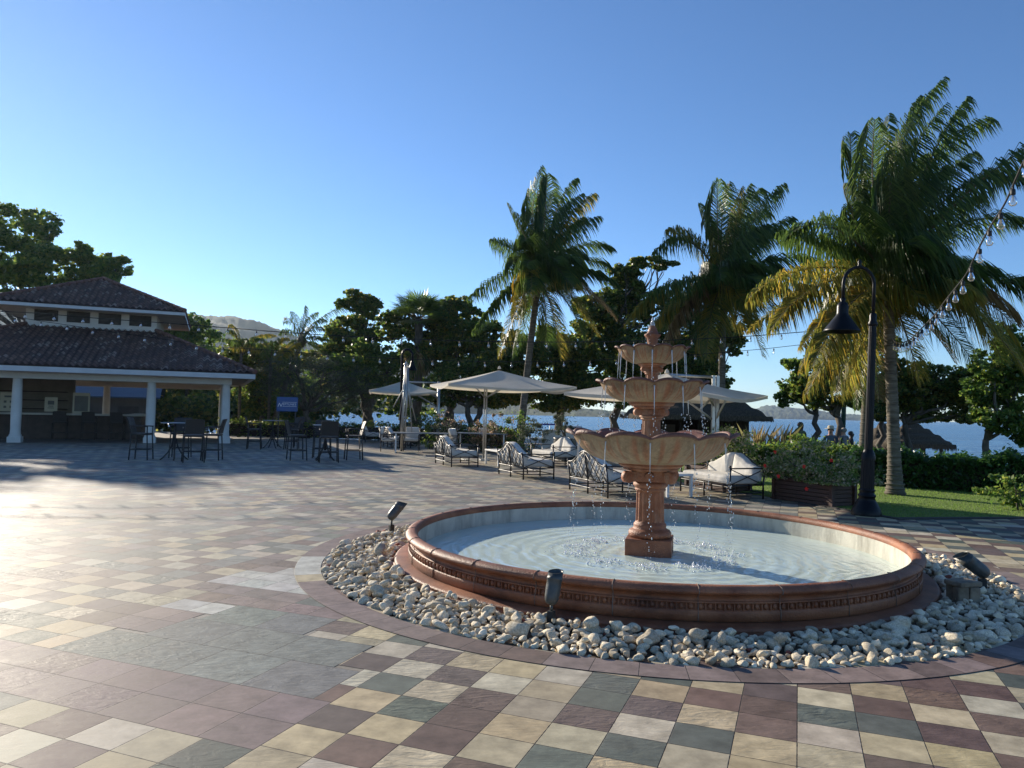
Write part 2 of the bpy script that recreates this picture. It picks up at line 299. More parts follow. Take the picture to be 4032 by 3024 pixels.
# ---- paving: every stone flag is its own face with its own colour
pav = bpy.data.materials.new('stone_paving'); pav.use_nodes = True; n_ = pav.node_tree.nodes; l_ = pav.node_tree.links; p_ = n_['Principled BSDF']
vc = n_.new('ShaderNodeVertexColor'); vc.layer_name = 'Col'; tc_ = n_.new('ShaderNodeTexCoord')
uvn = n_.new('ShaderNodeUVMap'); uvn.uv_map = 'tile'
def mth(op, a, b=None, clamp=False):
    x = n_.new('ShaderNodeMath'); x.operation = op; x.use_clamp = clamp
    for i, q in enumerate((a, b)):
        if q is None: continue
        if isinstance(q, (int, float)): x.inputs[i].default_value = q
        else: l_.new(q, x.inputs[i])
    return x.outputs[0]
sep = n_.new('ShaderNodeSeparateXYZ'); l_.new(uvn.outputs[0], sep.inputs[0])        # metres from the flag's edges
edge = mth('MINIMUM', sep.outputs[0], sep.outputs[1]); nzj = n_.new('ShaderNodeTexNoise'); nzj.inputs['Scale'].default_value = 30; l_.new(tc_.outputs['Object'], nzj.inputs['Vector'])
ee = mth('ADD', edge, mth('MULTIPLY', mth('SUBTRACT', nzj.outputs['Fac'], .5), .004)); joint = mth('SUBTRACT', 1.0, mth('MULTIPLY', mth('SUBTRACT', ee, .0015), 600, False), True)
joint = mth('MAXIMUM', joint, 0.0, True)
nz1 = n_.new('ShaderNodeTexNoise'); nz1.inputs['Scale'].default_value = 7; nz1.inputs['Detail'].default_value = 8; nz1.inputs['Roughness'].default_value = .65; l_.new(tc_.outputs['Object'], nz1.inputs['Vector'])
rp1 = n_.new('ShaderNodeValToRGB'); rp1.color_ramp.elements[0].position = .3; rp1.color_ramp.elements[1].position = .7; rp1.color_ramp.elements[0].color = (.62, .60, .57, 1); rp1.color_ramp.elements[1].color = (1.22, 1.2, 1.16, 1); l_.new(nz1.outputs['Fac'], rp1.inputs[0])
mx1 = n_.new('ShaderNodeMix'); mx1.data_type = 'RGBA'; mx1.blend_type = 'MULTIPLY'; mx1.inputs[0].default_value = 1; l_.new(vc.outputs[0], mx1.inputs[6]); l_.new(rp1.outputs[0], mx1.inputs[7])
# large soft stains of dust
nz2 = n_.new('ShaderNodeTexNoise'); nz2.inputs['Scale'].default_value = .35; nz2.inputs['Detail'].default_value = 6; l_.new(tc_.outputs['Object'], nz2.inputs['Vector'])
mx3 = n_.new('ShaderNodeMix'); mx3.data_type = 'RGBA'; mx3.inputs[7].default_value = (.30, .27, .22, 1); l_.new(mx1.outputs[2], mx3.inputs[6]); l_.new(mth('MULTIPLY', mth('SUBTRACT', nz2.outputs['Fac'], .42), 1.2, True), mx3.inputs[0])
mx2 = n_.new('ShaderNodeMix'); mx2.data_type = 'RGBA'; mx2.inputs[7].default_value = (.035, .03, .028, 1); l_.new(mx3.outputs[2], mx2.inputs[6]); l_.new(joint, mx2.inputs[0]); l_.new(mx2.outputs[2], p_.inputs['Base Color'])
rg = n_.new('ShaderNodeMapRange'); rg.inputs['To Min'].default_value = .52; rg.inputs['To Max'].default_value = .8; l_.new(nz1.outputs['Fac'], rg.inputs[0]); l_.new(rg.outputs[0], p_.inputs['Roughness'])
p_.inputs['Specular IOR Level'].default_value = .15
# cleft slate relief: strong on some flags only (alpha of the flag colour)
mpb = n_.new('ShaderNodeMapping'); mpb.inputs['Rotation'].default_value = (0, 0, .5); mpb.inputs['Scale'].default_value = (1, 2.3, 1); l_.new(tc_.outputs['Object'], mpb.inputs[0])
nb1 = n_.new('ShaderNodeTexNoise'); nb1.inputs['Scale'].default_value = 9; nb1.inputs['Detail'].default_value = 6; nb1.inputs['Distortion'].default_value = 1.2; l_.new(mpb.outputs[0], nb1.inputs['Vector'])
hgt = mth('MULTIPLY', nb1.outputs['Fac'], mth('ADD', mth('MULTIPLY', vc.outputs[1], 1.0), .12)); hgt = mth('SUBTRACT', hgt, mth('MULTIPLY', joint, .25))
bb = n_.new('ShaderNodeBump'); bb.inputs['Strength'].default_value = .5; bb.inputs['Distance'].default_value = .016; l_.new(hgt, bb.inputs['Height']); l_.new(bb.outputs[0], p_.inputs['Normal'])
CR = [(.44, .38, .25), (.49, .43, .30), (.40, .35, .245), (.46, .375, .23), (.50, .46, .36)]
BR = [(.150, .104, .088), (.130, .092, .083), (.170, .118, .096), (.140, .108, .102)]
GR = [(.115, .135, .110), (.130, .150, .130), (.10, .12, .105)]
PU = [(.21, .165, .158), (.195, .155, .152), (.225, .175, .16)]
SL = [(.18, .195, .185), (.205, .22, .21), (.155, .17, .162), (.19, .215, .20)]
WH = [(.50, .51, .48), (.46, .48, .45)]
tv, tf, tu, tc2 = [], [], [], []
def flag(u0, u1, v0, v1, col, rel=None, z=0.0):
    P = [lat(u0, v0), lat(u1, v0), lat(u1, v1), lat(u0, v1)]; c = lat((u0 + u1) / 2, (v0 + v1) / 2)
    sheen = min(.42, max(0, (v0 - 1.5) * .12 * (u0 < 2.2), (-u0 - 1.5) * .12)); col = tuple(x * (1 - sheen) + y * sheen for x, y in zip(col, (.30, .295, .275)))  # flags pale to grey leftward and farther off: sky glare painted into their colour
    if z == 0 and max(np.hypot(*(p - FC)) for p in P) < 3.62: return
    o = len(tv); tv.extend([(p[0], p[1], z) for p in P]); tf.append((o, o + 1, o + 2, o + 3))
    a, b = u1 - u0, v1 - v0; tu.append((a, b)); r = random.random(); rel = rel if rel is not None else (1.0 if r < .14 else .35 if r < .4 else .04)
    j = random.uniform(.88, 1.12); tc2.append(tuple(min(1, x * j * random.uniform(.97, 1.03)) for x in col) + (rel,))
PATIO = [lat(-40, 30), lat(-40, -6), lat(9, -6)]
lawn_edge = [(5.06, 15.64), (5.31, 14.93), (6.34, 12.19), (7.21, 12.37), (8.74, 12.63), (14.5, 13.7), (22, 15.2)]
def on_lawn(p):
    x, y = p
    if x < 5.0: return False
    if x < 6.34: ly = np.interp(x, [5.06, 6.34], [15.64, 12.19]); return y > ly + .1
    return y > np.interp(x, [6.34, 7.21, 8.74, 14.5, 22], [12.19, 12.37, 12.63, 13.7, 15.2]) + .05
slabs = [(-2.12, -1.60, 0, .47), (-1.60, -1.09, 0, .47), (-1.09, -.58, 0, .47), (-.58, -.07, 0, .47), (-1.84, -1.31, .47, .93), (-1.31, -.80, .47, .93), (-.80, -.26, .47, .93), (-1.78, -1.28, .93, 1.36), (-1.28, -.84, .93, 1.36)]
def in_slab(u0, u1, v0, v1, e=.01): return any(u0 < s_[1] - e and u1 > s_[0] + e and v0 < s_[3] - e and v1 > s_[2] + e for s_ in slabs)
for s_ in slabs: flag(*s_, random.choice(SL), .6)
for k in range(-60, 0):                                     # the double purple band
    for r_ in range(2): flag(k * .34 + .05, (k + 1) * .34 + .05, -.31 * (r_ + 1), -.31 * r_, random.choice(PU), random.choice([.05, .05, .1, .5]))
uu = .296; vv = .272
for i in range(-95, 42):
    for j in range(-12, 130):
        u0, v0 = .05 + uu * i, -.026 + vv * j; u1, v1 = u0 + uu, v0 + vv; c = lat((u0 + u1) / 2, (v0 + v1) / 2)
        if on_lawn(c) or c[1] > 39 + .0 * c[0] or c[0] < -34 or (c[0] > 3 and c[1] > 27): continue
        if u1 < .06 and v0 < -.03:                          # below the band the rows are shifted
            if v1 > -.62 + .28 or v1 < -4: continue
        cu0, cv0 = u0, v0
        if u1 < .06 and v0 < -.03: v0 -= .05; v1 -= .05
        if u1 < .06 and j == 0: v0 = 0.0
        if abs(i + 4) < 9 and abs(j) < 7:                   # cut pieces round the slabs
            for s_ in slabs:
                if u0 < s_[1] and u1 > s_[0] and v0 < s_[3] and v1 > s_[2]:
                    o4 = [u1 - s_[0], s_[1] - u0, v1 - s_[2], s_[3] - v0]; q_ = o4.index(min(o4))
                    if q_ == 0: u1 = s_[0]
                    elif q_ == 1: u0 = s_[1]
                    elif q_ == 2: v1 = s_[2]
                    else: v0 = s_[3]
            if u1 - u0 < .012 or v1 - v0 < .012: continue
        par = (i + j) % 2; r = random.random()
        if par == 0: col = random.choice(CR) if r < .86 else random.choice(BR + GR)
        else: col = random.choice(BR) if r < .56 else random.choice(GR) if r < .86 else random.choice(CR)
        if -2.6 < u0 < -1.0 and 1.35 < v0 < 1.8: col = random.choice(PU)
        if -2.4 < u0 < -1.9 and .45 < v0 < 1.3: col = random.choice(PU if v0 < .9 else WH)
        if -2.9 < u0 < -1.6 and 1.75 < v0 < 2.5: col = random.choice(WH)
        if u0 < -1 and v0 > 1.5 and random.random() < .35: col = random.choice(PU + SL)
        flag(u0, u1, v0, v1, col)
flag(-.8, .4, -4.2, .9, (.24, .21, .18), .1, -.0015); flag(-7.5, -.8, -4.2, 1.38, (.24, .21, .18), .1, -.0015)        # bedding under the cut pieces
# backing sheet so that cut corners never show a gap
pm = bpy.data.meshes.new('patio_paving'); pm.from_pydata(tv, [], tf); pm.materials.append(pav)
ul = pm.uv_layers.new(name='tile')
# edge distance: split each flag into its own tent (centre vertex) so that UV interpolates distance from the edges
bv, bf, bu, bc = [], [], [], []
for k, f in enumerate(tf):
    P = [np.array(tv[i]) for i in f]; a, b = tu[k]; h = min(a, b) / 2; o = len(bv)
    ux = (P[1] - P[0]) / a; vx = (P[3] - P[0]) / b
    I = [P[0] + ux * h + vx * h, P[1] - ux * h + vx * h, P[2] - ux * h - vx * h, P[3] + ux * h - vx * h]
    bv += P + I
    for s_ in range(4): t_ = (s_ + 1) % 4; bf.append((o + s_, o + t_, o + 4 + t_, o + 4 + s_)); bu.append((0, 0, h, h)); bc.append(tc2[k])
pm = bpy.data.meshes.new('patio_paving'); pm.from_pydata([tuple(p) for p in bv], [], bf); pm.materials.append(pav)
ul = pm.uv_layers.new(name='tile'); ul.data.foreach_set('uv', np.array([(x, x) for q in bu for x in q], np.float32).ravel())
ca = pm.color_attributes.new('Col', 'FLOAT_COLOR', 'CORNER'); ca.data.foreach_set('color', np.repeat(np.array(bc, np.float32), 4, axis=0).ravel())
po = bpy.data.objects.new('patio_paving', pm); COL.objects.link(po); tag(po, kind='structure')
# ---- ring of radial border stones round the pebble bed
def ringmesh(name, r0_, r1_, z, nseg, colf, m=pav):
    V, Fc, U, C = [], [], [], []; sub = 3
    for k in range(nseg):
        col = colf(k); rel = random.choice([.05, .1, .3])
        for q in range(sub):
            a0, a1 = 2 * math.pi * (k + q / sub) / nseg, 2 * math.pi * (k + (q + 1) / sub) / nseg; o = len(V)
            rm = (r0_ + r1_) / 2; da0 = (q / sub if q / sub < .5 else 1 - q / sub); da1 = ((q + 1) / sub if (q + 1) / sub <= .5 else 1 - (q + 1) / sub); L = 2 * math.pi * rm / nseg
            for rr in (r0_, rm, r1_):
                for a in (a0, a1): V.append((FC[0] + rr * math.cos(a), FC[1] + rr * math.sin(a), z))
            Fc += [(o, o + 2, o + 3, o + 1), (o + 2, o + 4, o + 5, o + 3)]; hw = (r1_ - r0_) / 2
            U += [(0, da0 * L), (hw, da0 * L), (hw, da1 * L), (0, da1 * L), (hw, da0 * L), (0, da0 * L), (0, da1 * L), (hw, da1 * L)]; C += [tuple(col) + (rel,)] * 8
    me_ = bpy.data.meshes.new(name); me_.from_pydata(V, [], Fc); me_.materials.append(m); u_ = me_.uv_layers.new(name='tile'); u_.data.foreach_set('uv', np.array(U, np.float32).ravel())
    c_ = me_.color_attributes.new('Col', 'FLOAT_COLOR', 'CORNER'); c_.data.foreach_set('color', np.array(C, np.float32).ravel()); o_ = bpy.data.objects.new(name, me_); COL.objects.link(o_); return tag(o_, kind='structure')
NR = 78
def rc(k):
    a = math.degrees(2 * math.pi * (k + .5) / NR) % 360
    if 186 < a < 199: return random.choice(WH)
    if 199 < a < 205: return CR[0]
    if 150 < a < 235: return random.choice(PU)
    return tuple(x * 1.1 for x in random.choice(BR + PU + PU))
ringmesh('border_paving', 3.555, 3.81, .004, NR, rc)
# dark kerb strip at the outer side of the lawn edge + grass
me = MB(); lawn_poly = [(5.06, 15.64), (5.31, 14.93), (6.34, 12.19), (7.21, 12.37), (8.74, 12.63), (14.5, 13.7), (22, 15.2), (26, 22), (14, 27), (4.2, 26), (3.6, 19.5)]
me.prism(lawn_poly, -.19, .012); lawnm = mat('mown_grass', (.11, .17, .022), (.17, .25, .036), 9, .9, .9, 90); lawn = tag(me.build('lawn', lawnm), kind='structure')
me = MB(); me.prism([(p[0], p[1]) for p in lawn_poly[1:7]] + [(22, 15.05), (14.5, 13.55), (8.74, 12.48), (7.21, 12.22), (6.30, 12.02), (5.22, 14.90)][0:6], -.1, .02); tag(me.build('lawn_kerb', M['dark']), kind='structure')
nb = 60000; P = np.stack([rng.uniform(4.5, 17, nb), rng.uniform(12.1, 22, nb)], 1)
mask = np.array([on_lawn(p) and p[1] < 22.5 - .0 * p[0] for p in P]); P = P[mask]; k = len(P); a = rng.uniform(0, 6.28, k); h = rng.uniform(.012, .035, k); wd = .006
ln = rng.normal(0, .012, (k, 2)); V = np.zeros((k, 3, 3)); V[:, 0, :2] = P + np.stack([np.cos(a), np.sin(a)], 1) * wd; V[:, 1, :2] = P - np.stack([np.cos(a), np.sin(a)], 1) * wd; V[:, 2, :2] = P + ln; V[:, 0:2, 2] = .01; V[:, 2, 2] = .012 + h
g_ = quick_mesh('grass', V.reshape(-1, 3), 3, M['grassblade']); tag(g_, 'short mown green grass blades of the lawn beside the patio', 'grass', kind='stuff')
# ================================================================ FOUNTAIN
def F(z=0): return (FC[0], FC[1], z)
fo = thing('tiered_fountain', 'three-tiered terracotta fountain with lotus bowls standing in a round pool', 'fountain', F(0))
b = MB(); N = 120
b.lathe([(2.585, -.10), (2.585, .250)], N); b.build('pool_wall', M['plaster'], fo)
def coping(col=None):
    b = MB(); b.lathe([(2.583, .245), (2.575, .27), (2.59, .305), (2.62, .318), (2.66, .315), (2.69, .30), (2.705, .28), (2.70, .262), (2.68, .250), (2.655, .243), (2.645, .225), (2.635, .205), (2.64, .198)], N); return b
b = coping(); b.build('coping', M['terra_wet'], fo)
b = MB(); b.lathe([(2.64, .198), (2.655, .196), (2.66, .185), (2.648, .18), (2.648, .135), (2.672, .130), (2.675, .122), (2.672, .05), (2.66, .046)], N); b.build('outer_wall', M['terra_wet'], fo)
b = MB(); b.lathe([(2.66, .044), (2.79, .038), (2.81, .030), (2.818, .015), (2.808, .006), (2.83, -.002), (2.83, -.06)], N); b.build('plinth', M['terra_wet'], fo)
b = MB()                                             # egg moulding band
ne = 230
for k in range(ne):
    a = 2 * math.pi * k / ne; R_ = rotz(a); c = np.array([math.cos(a) * 2.652, math.sin(a) * 2.652, .158])
    b.ball(c, (.020, .020, .026), 6, 4, R=R_)
    a2 = a + math.pi / ne; b.box((math.cos(a2) * 2.655, math.sin(a2) * 2.655, .158), (.03, .007, .05), a2)
b.build('egg_moulding', M['terra_wet'], fo)
mort = mat('mortar', (.14, .08, .055), (.30, .22, .17), 8, .9)
for k in range(26):
    a = 2 * math.pi * (k + .3) / 26; prof = [(2.60, .3165), (2.64, .3205), (2.69, .3035), (2.707, .28), (2.70, .26), (2.66, .245), (2.655, .20), (2.676, .125), (2.676, .05)]
    b = MB(); b.tube([(math.cos(a) * r_, math.sin(a) * r_, z) for r_, z in prof], .0042, 4); b.build('mortar_joint', mort, fo)
# pool floor and water
pf = mat('pool_floor', (.66, .72, .68), (.80, .84, .78), 1.6, .6, .1, 20); b = MB()
b.lathe([(.05, -.09), (1.3, -.09), (2.584, -.09)], N); b.build('pool_floor', pf, fo)
wm, n_, l_, mixa, frn, gls, dif = glassy('pool_water', (.86, .96, .95), .30, (.64, .76, .69), 1.33, .10, .42)
tc_ = n_.new('ShaderNodeTexCoord')
# ring ripples that run out from the falling water + small chop
gr = n_.new('ShaderNodeVectorMath'); gr.operation = 'LENGTH'; l_.new(tc_.outputs['Object'], gr.inputs[0])
nzr = n_.new('ShaderNodeTexNoise'); nzr.inputs['Scale'].default_value = 1.6; nzr.inputs['Detail'].default_value = 2; l_.new(tc_.outputs['Object'], nzr.inputs['Vector'])
a1 = n_.new('ShaderNodeMath'); a1.operation = 'MULTIPLY_ADD'; l_.new(nzr.outputs['Fac'], a1.inputs[0]); a1.inputs[1].default_value = .55; l_.new(gr.outputs['Value'], a1.inputs[2])
a2 = n_.new('ShaderNodeMath'); a2.operation = 'MULTIPLY'; a2.inputs[1].default_value = 52; l_.new(a1.outputs[0], a2.inputs[0]); a3 = n_.new('ShaderNodeMath'); a3.operation = 'SINE'; l_.new(a2.outputs[0], a3.inputs[0])
bp = n_.new('ShaderNodeBump'); bp.inputs['Strength'].default_value = .4; bp.inputs['Distance'].default_value = .008; l_.new(a3.outputs[0], bp.inputs['Height'])
nzc = n_.new('ShaderNodeTexNoise'); nzc.inputs['Scale'].default_value = 14; nzc.inputs['Detail'].default_value = 5; nzc.inputs['Distortion'].default_value = 1; l_.new(tc_.outputs['Object'], nzc.inputs['Vector'])
bp2 = n_.new('ShaderNodeBump'); bp2.inputs['Strength'].default_value = .35; bp2.inputs['Distance'].default_value = .02; l_.new(nzc.outputs['Fac'], bp2.inputs['Height']); l_.new(bp.outputs[0], bp2.inputs['Normal'])
for t_ in (frn.inputs['Normal'], gls.inputs['Normal']): l_.new(bp2.outputs[0], t_)
# aerated milky patches where the water falls
fo_r = n_.new('ShaderNodeMapRange'); fo_r.inputs['From Min'].default_value = 1.7; fo_r.inputs['From Max'].default_value = .5; fo_r.inputs['To Min'].default_value = 0; fo_r.inputs['To Max'].default_value = .42; l_.new(gr.outputs['Value'], fo_r.inputs[0])
nzf = n_.new('ShaderNodeTexNoise'); nzf.inputs['Scale'].default_value = 3.5; nzf.inputs['Detail'].default_value = 8; nzf.inputs['Roughness'].default_value = .7; l_.new(tc_.outputs['Object'], nzf.inputs['Vector'])
mm = n_.new('ShaderNodeMath'); mm.operation = 'MULTIPLY'; l_.new(fo_r.outputs[0], mm.inputs[0]); mr2 = n_.new('ShaderNodeMapRange'); mr2.inputs['From Min'].default_value = .4; mr2.inputs['From Max'].default_value = .62; l_.new(nzf.outputs['Fac'], mr2.inputs[0]); l_.new(mr2.outputs[0], mm.inputs[1])
ad = n_.new('ShaderNodeMath'); ad.operation = 'ADD'; ad.inputs[1].default_value = .9; l_.new(mm.outputs[0], ad.inputs[0]); l_.new(ad.outputs[0], mixa.inputs[0])
b = MB(); nr, na = 60, 120; G = []
for i in range(nr + 1):
    r_ = .02 + 2.563 * i / nr; a = np.linspace(0, 2 * np.pi, na + 1); x, y = np.cos(a) * r_, np.sin(a) * r_
    z = .066 + .004 * np.sin(r_ * 34 + np.sin(a * 3)) * math.exp(-abs(r_ - 1.2) * 1.0) + .004 * np.sin(x * 23 + y * 7) * np.cos(y * 19 - x * 5) * (1 if r_ < 1.5 else .5); z[-1] = z[0]
    G.append(np.stack([x, y, z], 1))
b.sheet(np.array(G)); b.build('pool_water', wm, fo)
# pedestal block, turned as in the photograph
b = MB(); RB = math.radians(-15)
b.box((0, 0, .075), (.50, .50, .34), RB); ped = b.build('pedestal_block', M['terra_wet'], fo, bevel=.008)
b = MB(); c = rotz(RB) @ np.array([.2515, .06, 0]); 
ar = [rotz(RB) @ np.array([.252, .07 + .045 * math.cos(t), .075 + .075 * math.sin(t)]) for t in np.linspace(0, math.pi, 10)]
b.add(ar + [rotz(RB) @ np.array([.252, .025, .03]), rotz(RB) @ np.array([.252, .115, .03])], [list(range(10)) + [10, 11]]); b.build('drain_arch', M['dark'], ped)
b = MB(); b.lathe([(.12, .245), (.225, .248), (.236, .275), (.236, .30), (.222, .325), (.195, .335), (.178, .352), (.182, .375), (.178, .395), (.165, .405), (.160, .42)], 48); b.build('base_moulding', M['terra_wet'], fo)
def fluted(r, z0, z1, nfl=14, parent=None, taper=.97):
    b = MB(); n = nfl * 8; rows = []
    for z, k in ((z0, 0), (z0 + .015, 1), (z1 - .015, 1), (z1, 0)):
        a = np.linspace(0, 2 * np.pi, n + 1); t = (a * nfl / (2 * np.pi)) % 1; d = np.where((t > .2) & (t < .8), np.sin((t - .2) / .6 * np.pi) ** .5, 0) * .11 * k
        rr = r * (1 if z < (z0 + z1) / 2 else taper) * (1 - d); rr[-1] = rr[0]; rows.append(np.stack([np.cos(a) * rr, np.sin(a) * rr, np.full(n + 1, z)], 1))
    b.sheet(np.array(rows), smooth=False); return b.build('fluted_shaft', M['terra'], parent)
fluted(.158, .42, .76, 14, fo)
b = MB(); b.lathe([(.150, .758), (.17, .765), (.172, .78), (.16, .79), (.175, .80), (.192, .82), (.19, .845), (.16, .865), (.15, .868)], 48); b.build('collar', M['terra'], fo)
def capital(z, r, h, hw, rot, parent):
    b = MB(); b.box((0, 0, z + h / 2), (hw * 1.25, hw * 1.25, h * .98), rot)
    for k in range(4):
        a = rot + math.pi / 4 + k * math.pi / 2; d = np.array([math.cos(a), math.sin(a), 0]); tn = np.array([-d[1], d[0], 0]); c = d * hw * 1.12 + np.array([0, 0, z + h * .45])
        for s_ in (1,):
            b.tube([c - tn * h * .30, c + tn * h * .30], h * .52, 16)
            b.tube([c - tn * h * .36, c + tn * h * .36], h * .26, 12)
            b.tube([c - tn * h * .42, c + tn * h * .42], h * .10, 8)
        b.beam(np.array([0, 0, z + h * .75]) + d * hw * .4, c + np.array([0, 0, h * .30]), h * .5, h * .3)
    for k in range(4):
        a = rot + k * math.pi / 2; d = np.array([math.cos(a), math.sin(a), 0]); b.tube([d * hw * .60 + np.array([0, 0, z + h * .5]), d * hw * .72 + np.array([0, 0, z + h * .5])], [h * .45, h * .35], 12)
    return b.build('scroll_capital', M['terra'], parent)
capital(.865, .2, .125, .29, RB, fo)
def bowl(z0, z1, r0_, R_, npet, ph, parent, seed, nw=.5, lipz=.03):
    """lotus bowl: outer face, rolled scalloped lip and inner face in one surface, with a streaked patina"""
    r = np.random.default_rng(seed); n = npet * 20; H = z1 - z0; a = np.linspace(0, 2 * np.pi, n + 1); t = (a * npet / (2 * np.pi) + ph) % 1; lob = np.abs(np.sin(np.pi * t)) ** .55
    prof = [(0.0, 0.0), (.2, .02), (.36, .08), (.52, .18), (.66, .32), (.77, .47), (.86, .64), (.92, .8), (.965, .93), (1.0, 1.0), (1.0, 1.0)]
    G, C = [], []; stre = sum(np.sin(a * f_ + p_) * w_ for f_, p_, w_ in zip(r.integers(npet, npet * 9, 14), r.uniform(0, 6.28, 14), r.uniform(.3, 1, 14))) ; stre[-1] = stre[0]
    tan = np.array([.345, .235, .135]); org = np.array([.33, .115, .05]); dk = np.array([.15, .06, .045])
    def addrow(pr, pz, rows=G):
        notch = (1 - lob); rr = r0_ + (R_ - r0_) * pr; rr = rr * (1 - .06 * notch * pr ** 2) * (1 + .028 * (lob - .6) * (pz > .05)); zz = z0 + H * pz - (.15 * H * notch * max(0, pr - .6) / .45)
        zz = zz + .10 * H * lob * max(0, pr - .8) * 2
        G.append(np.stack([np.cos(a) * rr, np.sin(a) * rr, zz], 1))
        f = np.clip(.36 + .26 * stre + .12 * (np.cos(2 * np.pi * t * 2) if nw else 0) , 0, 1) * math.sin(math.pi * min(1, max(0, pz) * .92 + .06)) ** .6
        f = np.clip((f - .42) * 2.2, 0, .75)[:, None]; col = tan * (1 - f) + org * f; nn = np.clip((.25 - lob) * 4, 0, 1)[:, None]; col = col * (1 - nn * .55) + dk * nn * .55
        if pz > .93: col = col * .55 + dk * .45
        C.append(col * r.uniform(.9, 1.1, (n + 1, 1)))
    fine = []
    for (p0, q0), (p1, q1) in zip(prof[:-1], prof[1:]):
        for k in range(3): fine.append((p0 + (p1 - p0) * k / 3, q0 + (q1 - q0) * k / 3))
    fine.append(prof[-1])
    for p, q in fine: addrow(p, q)
    # inner face
    for p, q in [(1.0, 1.03), (.93, .98), (.86, .88), (.7, .68), (.45, .55), (.1, .52)]:
        notch = (1 - lob); rr = (r0_ + (R_ - r0_) * p) * (1 - .06 * notch * p ** 2); zz = z0 + H * q - .15 * H * notch * max(0, p - .6) / .45 * .9 + .10 * H * lob * max(0, p - .8) * 2
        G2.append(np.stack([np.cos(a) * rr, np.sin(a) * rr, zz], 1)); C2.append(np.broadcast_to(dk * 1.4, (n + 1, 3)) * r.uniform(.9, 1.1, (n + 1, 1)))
    b = MB(); allG = np.array(G[:-3] + G2); allC = np.array(C[:-3] + C2); allG[:, -1] = allG[:, 0]; allC[:, -1] = allC[:, 0]
    # rolled lip: small curl outward and down at each petal
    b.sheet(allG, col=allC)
    lip = []
    for k in range(9):
        th = math.pi * 1.15 * k / 8; pr = 1.0; notch = 1 - lob; rr = (r0_ + (R_ - r0_) * 1.0) * (1 - .06 * notch); zz = z0 + H * 1.0 - .15 * H * notch + .04 * H * lob
        rc_ = (.012 + .016 * lob) * R_ / .9 * 1.15; lip.append(np.stack([np.cos(a) * (rr + rc_ * (1 - math.cos(th))), np.sin(a) * (rr + rc_ * (1 - math.cos(th))), zz + rc_ * math.sin(th) * .9], 1))
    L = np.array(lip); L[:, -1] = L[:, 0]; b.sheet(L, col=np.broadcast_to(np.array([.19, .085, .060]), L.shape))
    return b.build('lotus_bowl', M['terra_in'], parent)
def stem(z0, z1, r0_, r1_, parent):
    b = MB(); h = z1 - z0; b.lathe([(r0_ * .9, z0), (r0_, z0 + .1 * h), (r0_ * 1.03, z0 + .3 * h), (r0_ * 1.0, z0 + .36 * h), (r1_ * .93, z0 + .55 * h), (r1_ * .98, z0 + .75 * h), (r1_ * .96, z0 + .82 * h), (r1_ * 1.04, z1)], 48); b.build('bowl_neck', M['terra'], parent)
G2, C2 = [], []
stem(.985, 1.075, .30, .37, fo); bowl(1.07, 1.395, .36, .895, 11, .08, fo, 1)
b = MB(); b.lathe([(.02, 1.338), (.40, 1.340), (.80, 1.336)], 48); b.build('bowl_water', wm, fo)
fluted(.105, 1.27, 1.555, 12, fo); b = MB(); b.lathe([(.10, 1.55), (.118, 1.553), (.12, 1.565), (.112, 1.57), (.135, 1.58), (.138, 1.592), (.12, 1.602), (.10, 1.605)], 40); b.build('collar', M['terra'], fo)
capital(1.60, .14, .075, .185, RB, fo); G2, C2 = [], []
stem(1.67, 1.752, .20, .262, fo); bowl(1.748, 1.975, .25, .592, 11, .02, fo, 2)
b = MB(); b.lathe([(.02, 1.935), (.25, 1.937), (.52, 1.934)], 40); b.build('bowl_water', wm, fo)
fluted(.070, 1.90, 2.065, 10, fo); b = MB(); b.lathe([(.068, 2.06), (.08, 2.063), (.082, 2.072), (.075, 2.076), (.09, 2.083), (.092, 2.092), (.07, 2.098)], 32); b.build('collar', M['terra'], fo)
capital(2.094, .09, .046, .118, RB, fo); G2, C2 = [], []
stem(2.135, 2.187, .125, .162, fo); bowl(2.182, 2.36, .155, .397, 11, .05, fo, 3)
b = MB(); b.lathe([(.02, 2.325), (.34, 2.324)], 32); b.build('bowl_water', wm, fo)
b = MB(); n = 40; rows = []
for z, r_, k in [(2.33, .06, 0), (2.37, .052, .1), (2.40, .05, .1), (2.44, .058, .15), (2.475, .066, .2), (2.50, .085, .35), (2.515, .090, .45), (2.525, .066, .2), (2.55, .055, .15), (2.58, .045, .15), (2.60, .034, .1), (2.615, .026, 0), (2.62, .01, 0)]:
    a = np.linspace(0, 2 * np.pi, n + 1); rr = r_ * (1 + k * .35 * np.abs(np.sin(a * 3 + z * 60)) * 1.2 - k * .2); rr[-1] = rr[0]; rows.append(np.stack([np.cos(a) * rr, np.sin(a) * rr, np.full(n + 1, z)], 1))
b.sheet(np.array(rows)); b.build('finial', M['terra_wet'], fo)
